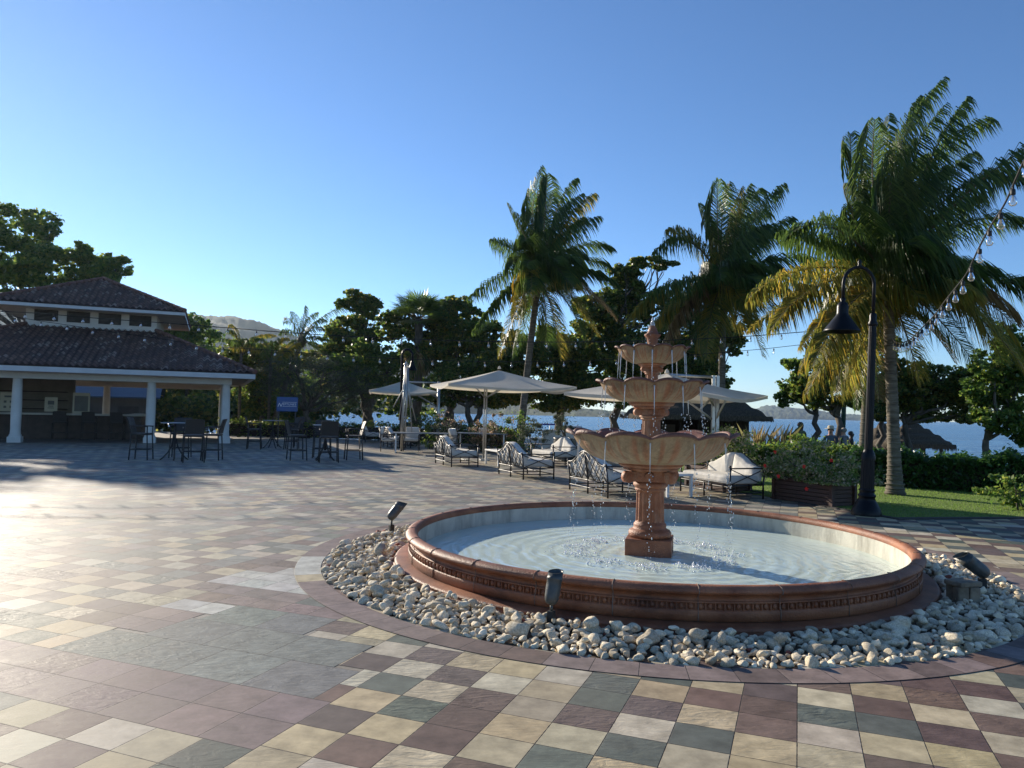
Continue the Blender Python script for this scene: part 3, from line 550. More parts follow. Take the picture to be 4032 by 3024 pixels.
# falling water: threads near the lips that break into drops
dropm, *_ = glassy('water_drop', (.95, .98, 1), .55, (.85, .88, .9), 1.33, .05)
b = MB()
def fall(R_, npet, ph, z_top, z_bot, seed, keep=1.0, vout=.10):
    r = np.random.default_rng(seed)
    for k in range(npet):
        if r.random() > keep: continue
        a = 2 * math.pi * (k - ph + 0.0) / npet + r.uniform(-.03, .03); s = R_ * .935; z = z_top; pts = []
        for q in range(8): tt = q * .013; pts.append((math.cos(a) * (s + vout * tt * 2), math.sin(a) * (s + vout * tt * 2), z_top - 4.9 * tt * tt * 4 - .02 * q))
        b.tube(pts, [.009, .0075, .0055, .0065, .004, .0055, .003, .002], 6)
        z = pts[-1][2]; rad = s + vout * .3
        while z > z_bot:
            j = r.normal(0, .012 + .012 * (z_top - z), 3); sz = r.uniform(.003, .0078); b.ball((math.cos(a) * rad + j[0], math.sin(a) * rad + j[1], z), (sz, sz, sz * r.uniform(1, 2.2)), 6, 4); z -= r.uniform(.004, .022) * (1 + (z_top - z) * 1.2)
            rad += .0012
fall(.895, 11, .08, 1.32, .08, 1); fall(.592, 11, .02, 1.92, 1.36, 2); fall(.397, 11, .05, 2.31, 1.96, 3)
fw_ = b.build('falling_water', dropm, fo); tag(fw_, kind='stuff')
b = MB(); r = np.random.default_rng(8)
for k in range(90):
    t = r.uniform(0, 1); a = r.uniform(0, 6.28); q = r.uniform(0, .05) * (1 - t); sz = r.uniform(.003, .009); b.ball((math.cos(a) * q, math.sin(a) * q, 2.60 + t * .10), (sz, sz, sz * 2), 6, 4)
for k in range(60):
    a = r.uniform(0, 6.28); q = r.uniform(.05, .12); b.ball((math.cos(a) * q, math.sin(a) * q, r.uniform(2.34, 2.56)), r.uniform(.002, .005), 5, 4)
tag(b.build('water_jet', dropm, fo), kind='stuff')
foam = mat('white_splash', (.86, .88, .88), (.93, .94, .94), 20, .15); b = MB()
for ring, nn in ((.84, 11), (.50, 0)):
    for k in range(nn):
        a = 2 * math.pi * (k - .08) / 11
        for q in range(110):
            j = r.normal(0, .10, 2); sz = r.uniform(.002, .008) * (1 if r.random() < .9 else 1.7); b.ball((math.cos(a) * ring + j[0], math.sin(a) * ring + j[1], .072 + abs(r.normal(0, .014))), (sz * r.uniform(1, 1.8), sz * r.uniform(1, 1.8), sz * r.uniform(.5, 1.5)), 5, 4)
tag(b.build('splash', foam, fo), kind='stuff')
# ---------------------------------------------------------------- pebbles
b = MB(); b.lathe([(2.80, -.012), (3.2, -.018), (3.56, -.012)], 96, (FC[0], FC[1], 0)); b.lathe([(3.56, -.2), (3.56, .002)], 96, (FC[0], FC[1], 0)); tag(b.build('pebble_bed', M['soil']), kind='structure')
def pebble_mesh(seed):
    r = np.random.default_rng(seed); bm = bmesh.new(); bmesh.ops.create_icosphere(bm, subdivisions=3, radius=1); V = np.array([v.co[:] for v in bm.verts])
    sc = np.array([1, r.uniform(.62, .9), r.uniform(.45, .72)])
    for q in range(r.integers(6, 11)):                    # flattened facets
        n = r.normal(size=3); n /= np.linalg.norm(n); d = r.uniform(.5, .85); e = V @ n - d; V = V - np.outer(np.clip(e, 0, None) * r.uniform(.75, 1), n)
    for q in range(5): n = r.normal(size=3) * 2.4; V *= (1 + .045 * np.sin(V @ n + r.uniform(0, 6)))[:, None]
    V *= sc; Fc = [[v.index for v in f.verts] for f in bm.faces]; bm.free(); return V, Fc
import bmesh
PB = [pebble_mesh(s_) for s_ in range(10)]
PM = []
for V, Fc in PB:
    me_ = bpy.data.meshes.new('pebble'); me_.from_pydata(V.tolist(), [], Fc); me_.materials.append(M['stone1']); me_.polygons.foreach_set('use_smooth', [True] * len(Fc)); PM.append(me_)
r = np.random.default_rng(21); cand = []; cells = {}
def ok(p, d):
    c = (int(p[0] / .17), int(p[1] / .17))
    for i in (-1, 0, 1):
        for j in (-1, 0, 1):
            for q, e in cells.get((c[0] + i, c[1] + j), []):
                if (q[0] - p[0]) ** 2 + (q[1] - p[1]) ** 2 < ((d + e) * .5 * .86) ** 2: return False
    return True
for k in range(30000):
    a = r.uniform(0, 2 * math.pi); rad = math.sqrt(r.uniform(2.85 ** 2, 3.53 ** 2)); p = FC + np.array([math.cos(a), math.sin(a)]) * rad
    if FC[1] + 2.2 < p[1]: continue
    d = float(np.clip(r.lognormal(math.log(.082), .33), .045, .17)) * (1 if k < 6000 else .72)
    if rad + d * .4 > 3.56: continue
    if ok(p, d): cells.setdefault((int(p[0] / .17), int(p[1] / .17)), []).append((p, d)); cand.append((p, d, 0))
base = list(cand)
for p, d, _ in base:                                     # a loose upper layer
    if r.random() < (.30 if np.hypot(*(p - FC)) < 3.1 else .16): 
        q = p + r.normal(0, .03, 2)
        if 2.87 < np.hypot(*(q - FC)) < 3.44: cand.append((q, d * r.uniform(.7, 1.1), .032 + r.uniform(0, .018)))
cand.sort(key=lambda t: math.hypot(t[0][0], t[0][1]) / t[1])
b = MB(); smap = 0
for k, (p, d, z) in enumerate(cand):
    sc = d * .58; rot = Matrix.Rotation(r.uniform(0, 6.28), 3, 'Z') @ Matrix.Rotation(r.normal(0, .3), 3, 'X') @ Matrix.Rotation(r.normal(0, .3), 3, 'Y'); red = r.random() < .012
    zz = sc * .42 - .008 + z
    if k < 300:
        o = bpy.data.objects.new('pebble', PM[k % 10]); COL.objects.link(o); o.location = (p[0], p[1], zz); o.rotation_euler = rot.to_euler(); o.scale = (sc,) * 3
        tag(o, 'pale limestone pebble lying in the ring of stones round the fountain pool', 'pebble', 'pale pebbles round the fountain pool')
    else:
        V, Fc = PB[k % 10]; b.add((V * sc) @ np.array(rot).T + np.array([p[0], p[1], zz]), Fc, 1 if red else 0, True)
tag(b.build('pebbles', [M['stone'], M['redstone']]), 'the smaller and farther pale pebbles filling the bed round the pool', 'pebbles', 'pale pebbles round the fountain pool', 'stuff')
print('pebbles', len(cand))
# rough stone stub between basin and right spotlight
p = gp(3100 + 1640 / 2.37, 2000 + 880 / 2.37); st = thing('stone_stub', 'short stub of rough stone blocks behind the right pool spotlight', 'stone stub', (p[0], p[1], 0)); b = MB()
for q in range(4):
    b.box(((q % 2 - .5) * .10, (q // 2 - .5) * .1, .075), (.095, .095, .15), .1 * q)
b.build('lower_blocks', M['block'], st, bevel=.012); b = MB(); b.box((0, 0, .172), (.24, .19, .045), .3); b.build('cap_slab', M['block'], st, bevel=.012)
# ---------------------------------------------------------------- spotlights
def spot(px, py, yaw, pitch, label, s=1.0, stem_h=.12):
    p = gp(px, py, .0); t = thing('garden_spotlight', label, 'spotlight', (p[0], p[1], 0), yaw, 'spotlights round the pool')
    b = MB(); b.box((0, 0, .055 * s), (.055 * s, .055 * s, .12 * s)); b.build('junction_box', M['rubber'], t, bevel=.005)
    b = MB(); b.tube([(0, 0, .11 * s), (0, 0, .11 * s + stem_h * .5)], .012 * s, 12); b.ball((0, 0, .11 * s + stem_h * .55), .017 * s); b.tube([(0, 0, .11 * s + stem_h * .6), (0.0, 0, .11 * s + stem_h)], .011 * s, 12); b.build('knuckle_stem', M['bronze'], t)
    # hooded barrel along local axis d
    d = np.array([math.cos(pitch), 0, math.sin(pitch)]); o_ = np.array([0, 0, .11 * s + stem_h]); q_ = np.cross(np.array([0, 1.0, 0]), d); L = .20 * s; R_ = .060 * s; rows = []; n = 28
    for u_, rr in [(-.045, .3), (-.04, .62), (-.02, .86), (.01, .97), (.08, 1), (.12, 1.0), (.122, 1.05), (.135, 1.05), (.137, 1.0), (.16, 1.0)]:
        a = np.linspace(0, 2 * np.pi, n + 1); ext = np.zeros(n + 1)
        if u_ > .15: ext = .028 * (1 + np.sin(a)) * s      # slanted visor on top
        rows.append(o_ + d * (u_ * s * 1.15) + R_ * rr * (np.cos(a)[:, None] * np.array([0, 1.0, 0]) + np.sin(a)[:, None] * q_) + ext[:, None] * d)
    rows2 = [rows[-1] * 1.0]; inner = o_ + (rows[-1] - o_) * .93; rows.append(inner); rows.append(o_ + d * .12 * s + (rows[4] - (o_ + d * .08 * s * 1.15)) * .9)
    b = MB(); b.sheet(np.array(rows)); bar = b.build('lamp_barrel', M['bronze'], t)
    b = MB(); a = np.linspace(0, 2 * np.pi, n, endpoint=False); b.add(o_ + d * .125 * s + R_ * .9 * (np.cos(a)[:, None] * np.array([0, 1.0, 0]) + np.sin(a)[:, None] * q_), [list(range(n))]); b.build('lens', mat('lens', (.30, .31, .30), (.36, .37, .36), 4, .15), bar)
    return t
spot(1450 + 215 / 2.37, 1900 + 480 / 2.37, math.radians(35), math.radians(48), 'grey hooded spotlight on the pebbles at the far left of the pool', 1.05)
spot(2170, 2462, math.radians(62), math.radians(70), 'grey hooded spotlight standing in the pebbles in front of the pool', .95, .10)
spot(3100 + 1820 / 2.37, 2000 + 785 / 2.37, math.radians(168), math.radians(38), 'black spotlight on the pebbles at the right end of the pool', 1.12, .07)
# ================================================================ PAVILION (left)
CP = np.array([-12.33, 31.93]); BA = math.radians(22); BU = np.array([-math.cos(BA), -math.sin(BA)]); BV = np.array([-math.sin(BA), math.cos(BA)])
pv = thing('bar_pavilion', 'open-sided bar pavilion with clay tiled double roof and white columns', 'pavilion', (CP[0], CP[1], 0), BA)
# local frame of the pavilion: x = -u (to the left is negative), y = v (back)
def L3(u, v, z): return np.array([-u, v, z])
rooft = mat('clay_roof_tile', (.72, .72, .72), (1.0, 1.0, 1.0), 9, .8, .3, 30, use_col=True)
def tiled(b, e0, e1, t0, t1, tw=.26, course=.36, seed=1):
    """barrel tiles on the slope between the eave e0-e1 and the top edge t0-t1"""
    r = np.random.default_rng(seed); e0, e1, t0, t1 = (np.array(q, float) for q in (e0, e1, t0, t1)); ex = e1 - e0; W = np.linalg.norm(ex); ex /= W
    up = (t0 - e0) - ((t0 - e0) @ ex) * ex; H = np.linalg.norm(up); up /= H; nrm = np.cross(ex, up); nrm *= np.sign(nrm[2])
    a0 = (t0 - e0) @ ex; a1 = (t1 - e0) @ ex; nc = int(H / course) + 1; ncol = int(W / tw)
    for c in range(nc):
        h0, h1 = c * course, min(H, (c + 1) * course + .03); 
        if h1 <= h0: continue
        for k in range(ncol + 1):
            s0 = k * tw; s1 = s0 + tw; hm = min(H, (h0 + h1) / 2); lo = a0 * hm / H; hi = W + (a1 - W) * hm / H; cs = (s0 + s1) / 2
            if cs < lo - tw * .3 or cs > hi + tw * .3: continue
            V = []; base = r.choice([0, 1, 2, 3], p=[.45, .3, .15, .1]); col = np.array([(.20, .105, .075), (.15, .085, .065), (.26, .15, .11), (.34, .25, .20)][base]) * r.uniform(.85, 1.15)
            for hh, lift in ((h0, .035), (h1, .0)):
                for q in range(7):
                    f = q / 6; x = s0 + tw * f; z = .075 * math.sin(math.pi * min(1, f / .66)) if f < .66 else -.03 * math.sin(math.pi * (f - .66) / .34)
                    V.append(e0 + ex * min(max(x, a0 * hh / H - .05), W + (a1 - W) * hh / H + .05) + up * hh + nrm * (z + lift + .02))
            b.add(V, [(q, q + 1, q + 8, q + 7) for q in range(6)], 0, True, col)
def ridge_caps(b, p, q, r_=.09, seed=1):
    r = np.random.default_rng(seed); p = np.array(p, float); q = np.array(q, float); n = max(2, int(np.linalg.norm(q - p) / .38))
    for k in range(n): a = p + (q - p) * k / n; c = p + (q - p) * (k + 1.12) / n; b.tube([a, c], [r_ * 1.12, r_ * .92], 10, col=np.array((.20, .10, .075)) * r.uniform(.8, 1.2))
U1, V1 = 12.9, 12.8; ov = 1.12; ze = 3.0; zl = 5.02; LU0, LU1, LV0, LV1 = 3.1, 8.4, 4.5, 9.8; AX, AV, AZ = 5.75, 7.15, 7.7
b = MB(); E = [L3(-ov, -ov, ze), L3(U1, -ov, ze), L3(U1, V1, ze), L3(-ov, V1, ze)]; TT = [L3(LU0, LV0, zl), L3(LU1, LV0, zl), L3(LU1, LV1, zl), L3(LU0, LV1, zl)]
for k in range(4): n = (k + 1) % 4; tiled(b, E[k], E[n], TT[k], TT[n], seed=k); b.add([E[k], E[n], TT[n], TT[k]], [(0, 1, 2, 3)], 0, False, (.10, .06, .05)); ridge_caps(b, E[k] + [0, 0, .08], TT[k] + [0, 0, .1], seed=k)
b.build('lower_roof', rooft, pv)
b = MB(); uo = 1.25; ue = 5.93; E2 = [L3(LU0 - uo, LV0 - uo, ue), L3(LU1 + uo, LV0 - uo, ue), L3(LU1 + uo, LV1 + uo, ue), L3(LU0 - uo, LV1 + uo, ue)]; AP = L3(AX, AV, AZ)
for k in range(4): n = (k + 1) % 4; tiled(b, E2[k], E2[n], AP, AP, seed=k + 9); b.add([E2[k], E2[n], AP], [(0, 1, 2)], 0, False, (.10, .06, .05)); ridge_caps(b, E2[k] + [0, 0, .08], AP + [0, 0, .1], seed=k)
b.build('upper_roof', rooft, pv)
def frame(b, E_, h, th, z):
    xs_ = [e[0] for e in E_]; ys_ = [e[1] for e in E_]; x0, x1, y0, y1 = min(xs_), max(xs_), min(ys_), max(ys_)
    b.box(((x0 + x1) / 2, y0 + th / 2, z), (x1 - x0, th, h)); b.box(((x0 + x1) / 2, y1 - th / 2, z), (x1 - x0, th, h)); b.box((x0 + th / 2, (y0 + y1) / 2, z), (th, y1 - y0 - 2 * th - .004, h)); b.box((x1 - th / 2, (y0 + y1) / 2, z), (th, y1 - y0 - 2 * th - .004, h))
b = MB(); frame(b, E, .20, .12, ze - .12); b.build('lower_fascia', M['fascia'], pv); b = MB(); frame(b, E2, .14, .1, ue - .09); b.build('upper_fascia', M['fascia'], pv)
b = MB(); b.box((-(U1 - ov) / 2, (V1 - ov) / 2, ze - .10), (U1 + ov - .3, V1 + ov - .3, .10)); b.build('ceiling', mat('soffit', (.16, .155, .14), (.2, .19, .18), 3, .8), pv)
b = MB(); b.box((-AX, AV, ue - .10), (LU1 - LU0 + 2 * uo - .25, LV1 - LV0 + 2 * uo - .25, .06)); b.build('upper_soffit', M['cream'], pv)
b = MB(); frame(b, [L3(.0 - .22, -.22, 0), L3(U1 - .8, V1 - .8, 0)], .3, .44, ze - .32); b.build('beam', M['cream'], pv)
lw = MB(); WX = -(LU0 + LU1) / 2; hz = (zl + ue) / 2 + .0
lw.box((WX, LV0 + .1, hz - .25), (LU1 - LU0, .2, ue - zl + .5)); lw.box((WX, LV1 - .1, hz - .25), (LU1 - LU0, .2, ue - zl + .5)); lw.box((-LU0 - .1, (LV0 + LV1) / 2, hz - .25), (.2, LV1 - LV0 - .41, ue - zl + .5)); lw.box((-LU1 + .1, (LV0 + LV1) / 2, hz - .25), (.2, LV1 - LV0 - .41, ue - zl + .5))
lw.build('lantern_wall', M['cream'], pv)
louv = mat('dark_louvre', (.035, .034, .033), (.06, .058, .055), 5, .6)
for k in range(4):
    cx = -(LU0 + .70 + k * 1.27 + .0); b = MB(); b.box((cx, LV0 - .01, hz + .05), (.93, .05, .50))
    fr_ = b.build('louvre_window', louv, pv); b = MB()
    for q in range(7): b.box((cx, LV0 - .05, hz - .15 + q * .066), (.86, .012, .05), R=np.array([[1, 0, 0], [0, .8, -.6], [0, .6, .8]]))
    b.build('louvre_slats', louv, fr_)
def column(u, v):
    b = MB(); c = L3(u, v, 0); b.lathe([(.20, .0), (.19, .30), (.185, .36), (.175, .5), (.185, 1.4), (.165, 2.3), (.155, 2.52), (.17, 2.54), (.175, 2.58)], 24, c); b.box(c + [0, 0, .12], (.46, .46, .24)); b.lathe([(.235, .24), (.22, .27), (.20, .33)], 24, c); b.box(c + [0, 0, 2.62], (.42, .42, .08)); b.build('column', M['cream'], pv)
for u, v in [(0, 0), (2.9, 0), (7.65, 0), (11.8, 0), (0, 1.9), (0, 3.8), (0, 5.6), (0, 11.6), (5.9, 11.6), (11.8, 11.6), (11.8, 5.8)]: column(u, v)
b = MB(); b.box((-6, 6, .005), (12.9, 12.9, .02)); b.build('floor_slab', mat('bar_floor', (.12, .10, .085), (.16, .14, .12), 3, .6), pv)
def plc(u, v, z=0): q = CP + BU * u + BV * v; return (q[0], q[1], z)
t = thing('bar_counter', 'long dark bar counter with pale top inside the pavilion', 'bar counter', plc(7.0, 3.6), BA); b = MB(); b.box((0, 0, .53), (7.0, .55, 1.06)); b.box((3.2, 2.2, .53), (.55, 3.8, 1.06)); b.build('counter_base', mat('counter_panel', (.045, .03, .022), (.08, .055, .04), 4, .7), t)
b = MB(); b.box((0, -.1, 1.10), (7.3, .85, .075)); b.box((3.2, 2.3, 1.1), (.8, 3.9, .07)); b.build('counter_top', mat('counter_top', (.42, .38, .30), (.5, .46, .38), 3, .4), t)
t = thing('back_bar_wall', 'dark back bar wall with shelves inside the tiled pavilion', 'bar wall', plc(8.3, 6.2), BA); b = MB(); b.box((0, 0, 1.35), (3.4, .2, 2.7)); b.box((-3.0, -.6, 1.35), (1.4, 1.4, 2.7)); b.build('wall', mat('bar_wall', (.16, .14, .115), (.22, .195, .16), 2, .8), t)
b = MB()
for q in range(3): b.box((0, -.26, 1.3 + .4 * q), (2.9, .3, .04))
b.build('shelf', M['darkwood'], t)
for k, (u, w_, h_, z, lab) in enumerate([(8.62, .62, .80, 1.60, 'widest cream menu board hanging nearest the left column'), (7.05, .48, .62, 1.52, 'small cream notice board between the other two in the bar'), (5.9, .66, .92, 1.60, 'pale framed menu board farthest right over the bar counter')]):
    t = thing('menu_board', lab, 'menu board', plc(u, 3.25, z), BA, 'menu boards over the bar counter'); b = MB(); b.box((0, 0, 0), (w_, .03, h_)); b.build('board', mat('cream_board', (.46, .40, .27), (.52, .46, .32), 2, .6), t)
    b = MB(); dkp = [(0, .28, .5, .1), (-.2, 0, .16, .12), (.15, 0, .16, .12), (-.2, -.28, .16, .12), (.15, -.28, .16, .12)] if k == 0 else [(0, .12, .5, .28), (0, -.12, .4, .06), (0, -.25, .5, .05)] if k == 1 else [(0, -.02, .8, .74)]
    for x, z_, a, c in dkp: b.box((x * w_, -.019, z_ * h_), (a * w_, .008, c * h_))
    b.build('print', mat('board_print', (.08, .075, .06), (.12, .11, .09), 4, .5), t)
# blue-roofed building behind the pavilion
q = at(330, 1640, 52); t = thing('blue_roofed_building', 'low building with a blue metal roof seen through the pavilion', 'building', (q[0], q[1], -.2), BA); b = MB(); b.box((0, 0, 1.1), (9, 5, 2.2)); b.build('wall', mat('bwall', (.06, .055, .05), (.09, .085, .075), 1, .8), t)
b = MB(); b.add([(-5, -3.2, 2.3), (5, -3.2, 2.3), (5, 0, 3.6), (-5, 0, 3.6), (-5, 3.2, 2.3), (5, 3.2, 2.3)], [(0, 1, 2, 3), (3, 2, 5, 4)]); b.add([(-5, -3.2, 2.2), (5, -3.2, 2.2), (5, -3.2, 2.3), (-5, -3.2, 2.3)], [(0, 1, 2, 3)]); b.build('roof', M['blueroof'], t)
for k in range(3): b = MB(); b.box((-3 + 3 * k, -2.52, 1.0), (1.3, .06, 1.3)); b.build('window', M['dark'], t)
# blue board with white lettering
q = at(1131, 1592, 30.5); zb = q[2]; t = thing('lettered_board', 'blue board with white lettering standing behind the bar tables', 'sign', (q[0], q[1], 0), math.radians(14)); b = MB(); b.box((0, 0, zb), (.84, .05, .60)); b.build('board', M['bluesign'], t, bevel=.03)
b = MB(); b.box((-.33, .05, zb / 2 - .1), (.05, .05, zb + .2)); b.box((.33, .05, zb / 2 - .1), (.05, .05, zb + .2)); b.build('post', M['iron'], t)
def lettering(s, size, loc, parent, m, shear=0):
    cu = bpy.data.curves.new('lettering', 'FONT'); cu.body = s; cu.size = size; cu.extrude = .002; cu.align_x = 'CENTER'; cu.shear = shear; cu.space_character = 1.15; o = bpy.data.objects.new('tmp', cu); COL.objects.link(o); bpy.context.view_layer.update()
    me_ = bpy.data.meshes.new_from_object(o.evaluated_get(bpy.context.evaluated_depsgraph_get())); bpy.data.objects.remove(o); me_.materials.clear(); me_.materials.append(m); o = bpy.data.objects.new('lettering', me_); COL.objects.link(o); o.parent = parent; o.location = loc; o.rotation_euler = (math.radians(90), 0, 0); return o
wh = mat('white_lettering', (.75, .78, .8), (.8, .82, .84), 3, .5)
lettering('EPTUNES', .118, (.09, -.032, zb - .04), t, wh); lettering('N', .22, (-.30, -.032, zb - .10), t, wh, .35); b = MB(); b.box((.09, -.030, zb - .085), (.56, .006, .012)); b.box((.09, -.030, zb + .085), (.56, .006, .012)); b.build('white_line', wh, t)
# ================================================================ FURNITURE
# ---- lattice-back loveseat: local x along the back (width), seat faces +y
def loveseat(w=1.62, d=.80):
    t = thing('lattice_loveseat', 'x', 'loveseat'); hw = w / 2; hd = d / 2
    def zt(x): s_ = abs(x) / hw; return .60 + .25 * (0.5 + .5 * math.cos(math.pi * min(1, s_ * 1.12))) if s_ < .89 else .60
    def yb(z): return -hd - .10 * max(0, (z - .30)) / .6
    for x in (-hw, 0, hw):
        b = MB(); b.tube([(x, -hd, 0), (x, -hd, .30), (x, yb(.6), .60)] + ([(0, yb(.85), .85)] if x == 0 else []), .020, 6)
        if x: b.ball((x, yb(.6), .625), .026, 8, 5)
        b.build('leg', M['iron'], t); b = MB(); b.tube([(x, hd, 0), (x, hd, .30)] + ([(x, hd, .62)] if x else []), .020, 6)
        if x: b.ball((x, hd, .635), .026, 8, 5)
        b.build('leg', M['iron'], t)
    b = MB()
    for z in (.12, .27): b.tube([(-hw, -hd, z), (hw, -hd, z)], .014, 6); 
    b.tube([(-hw, hd, .12), (hw, hd, .12)], .012, 6); b.tube([(-hw, hd, .27), (hw, hd, .27)], .014, 6)
    for x in (-hw, 0, hw): b.tube([(x, -hd, .12), (x, hd, .12)], .012, 6); b.tube([(x, -hd, .27), (x, hd, .27)], .014, 6)
    b.build('rail', M['iron'], t)
    b = MB(); X = np.linspace(-hw, hw, 25); b.tube([(x, yb(zt(x)), zt(x)) for x in X], .017, 6)
    sp = .25                                           # diagonals, clipped under the arched top
    for sgn in (1, -1):
        for k in range(-12, 13):
            pts = []
            for q in np.linspace(.28, .92, 33):
                x = k * sp * 1.05 + sgn * (q - .28) * .95
                if abs(x) <= hw and q <= zt(x): pts.append((x, yb(q), q))
                elif pts: break
            if len(pts) > 2: b.tube([pts[0], pts[-1]], .010, 5)
    b.build('back_lattice', M['iron'], t)
    for s_ in (-1, 1):
        b = MB(); x = s_ * hw; b.tube([(x, yb(.6), .60), (x, hd, .60)], .015, 6); b.tube([(x, -hd, .28), (x, hd, .59)], .010, 5); b.tube([(x, hd, .28), (x, yb(.6), .59)], .010, 5); b.build('arm_panel', M['iron'], t)
    def cush(sx, sy, sz, c, name, tilt=0, wob=.02, seed=0, dome=0):
        r = np.random.default_rng(seed); b = MB(); n = 18
        ph = r.uniform(0, 6.28, 6)
        def pt(u, v, s_):
            f = (1 - abs(u) ** 6) ** .5 * (1 - abs(v) ** 6) ** .5; x = u * sx / 2; y = v * sy / 2; z = s_ * sz / 2 * (f ** .5 if f > 0 else 0) + wob * (math.sin(u * 5 + ph[0]) * math.sin(v * 4 + ph[1]) + .5 * math.sin(u * 11 + v * 7 + ph[2])) * (s_ > 0) * f; return x, y, z
        for s_ in (1, -1):
            G = np.array([[pt(u, v, s_) for v in np.linspace(-1, 1, n)] for u in np.linspace(-1, 1, n)]); b.sheet(G if s_ > 0 else G[:, ::-1])
        V = np.concatenate(b.v); 
        if tilt: R_ = np.array([[1, 0, 0], [0, math.cos(tilt), -math.sin(tilt)], [0, math.sin(tilt), math.cos(tilt)]]); V = V @ R_.T
        if dome: V[:, 2] += dome * np.clip((V[:, 2]) / .3, 0, 1) * (.5 + .5 * np.cos(np.clip(V[:, 0] / (sx / 2), -1, 1) * math.pi))
        b.v = [V + np.array(c)]; b.build(name, M['cushion'], t)
    b = MB(); b.box((0, .03, .375), (w - .08, d - .05, .17)); b.build('seat_cushion', M['cushion'], t, bevel=.05)
    for k, (xa, xb) in enumerate(((-hw + .03, -.01), (.01, hw - .03))):     # two back cushions that follow the arch
        b = MB(); G = []; n = 14; rr_ = np.random.default_rng(k + 3)
        for i in range(n + 1):
            f = i / n; x = xa + (xb - xa) * f; e = (1 - (2 * f - 1) ** 8) ** .5; ztp = zt(x) + .03 - .05 * (1 - e); th = .19 * (.35 + .65 * e); z0_ = .34; row = []
            for q in range(16):
                a = 2 * math.pi * q / 16; cz = (z0_ + ztp) / 2; hz2 = (ztp - z0_) / 2; sz = math.sin(a); cy_ = math.cos(a); zz = cz + hz2 * (abs(sz) ** .35) * math.copysign(1, sz); yy = yb(zz) + .025 + th * .5 + th * .5 * (abs(cy_) ** .4) * math.copysign(1, cy_) + .006 * math.sin(x * 19 + zz * 23) * (cy_ > 0)
                row.append((x, yy, zz + .004 * math.sin(x * 31)))
            row.append(row[0]); G.append(row)
        G = np.array(G); b.sheet(G)
        for row in (G[0], G[-1]): b.add(row[:-1], [list(range(16))], 0, True)
        b.build('back_cushion', M['cushion'], t)
    for s_ in (-1, 1): b = MB(); x = s_ * hw; z = .55; b.tube([(x, -hd - .03, z), (x + .03 * s_, -hd - .05, z - .10), (x + .02 * s_, -hd - .04, z - .2)], .006, 5); b.tube([(x, -hd - .03, z), (x - .01 * s_, -hd - .07, z - .12)], .006, 5); b.ball((x, -hd - .035, z), .016, 6, 4); b.build('tie_ribbon', M['cushion'], t)
    return t
ls0 = loveseat(); BK = -math.pi / 2 + math.radians(22)  # seat faces world angle +22 deg  ->  local +y turned by 22-90
def seat_at(pleft, pright, faces, first=None, label='', **k):
    pass
GRP = 'lattice loveseats with white cushions'
seats = [ # back-corner points from the photograph (near end, far end), direction the seat faces (deg), label
    ((1.26, 15.67), (1.88, 14.22), 22, 'white cushioned lattice loveseat directly behind the fountain column'),
    ((-.29, 19.27), (.32, 17.68), 22, 'white cushioned lattice loveseat standing just left of the fountain bowl'),
    ((-2.37, 22.77), (-1.60, 21.21), 22, 'lattice loveseat left of the white table under the large parasol'),
    ((-5.55, 32.4), (-4.98, 31.0), 22, 'lattice loveseat in front of the folded parasol frame'),
    ((-7.55, 37.1), (-7.05, 35.7), 22, 'farthest lattice loveseat, leftmost of the row on the patio'),
    ((5.02, 14.70), (4.36, 16.10), 202, 'lattice loveseat under the right of the big bowl, facing left'),
    ((2.05, 22.30), (1.35, 23.70), 202, 'loveseat with rumpled white cover facing left beside the glazed pot')]
for k, (p, q, fc, lab) in enumerate(seats):
    p, q = np.array(p), np.array(q); m_ = (p + q) / 2; dr = np.array([math.cos(math.radians(fc)), math.sin(math.radians(fc))]); c = m_ + dr * .40; rz = math.radians(fc) - math.pi / 2
    if k == 0: ls0.location = (c[0], c[1], 0.004); ls0.rotation_euler = (0, 0, rz); ls0['label'] = lab; ls0['group'] = GRP
    else: dup(ls0, (c[0], c[1], .004), rz, lab, GRP)
# ---- low white tables
def low_table(label):
    t = thing('low_table', label, 'low table', group='low white patio tables'); b = MB(); b.box((0, 0, .43), (1.15, .62, .045)); b.build('tabletop', M['whitep'], t, bevel=.005)
    for x in (-.54, .54):
        for y in (-.275, .275): b = MB(); b.box((x, y, .203), (.05, .05, .405)); b.build('leg', M['whitep'], t)
    return t
lt = low_table('low white table beside the pole of the large parasol'); lt.location = (-.30, 22.55, .004); lt.rotation_euler = (0, 0, math.radians(-68))
dup(lt, (3.15, 15.2, .004), math.radians(-68), 'low white table seen just right of the fountain column')
# ---- dining tables and chairs farther back
def dining_table(label, L=2.1, W=.95):
    t = thing('dining_table', label, 'table', group='dining tables behind the loveseats'); b = MB(); b.box((0, 0, .745), (L, W, .035)); b.build('tabletop', M['greytop'], t, bevel=.005)
    for x in (-L / 2 + .12, L / 2 - .12):
        b = MB(); b.beam((x, -W / 2 + .06, .015), (x, W / 2 - .06, .015), .05, .03); b.beam((x, -W / 2 + .05, .03), (x, -W / 2 + .05, .725), .05, .05); b.beam((x, W / 2 - .05, .03), (x, W / 2 - .05, .725), .05, .05); b.build('leg_frame', M['whitep'], t)
    return t
d0 = dining_table('white framed dining table with grey top, left of the parasol pole'); p_ = gp(1350 + 790 / 2.212, 1380 + 850 / 2.212); d0.location = (-3.4, 28.0, .004); d0.rotation_euler = (0, 0, math.radians(8))
dup(d0, (-1.15, 29.3, .004), math.radians(-6), 'grey topped dining table partly behind the parasol pole')
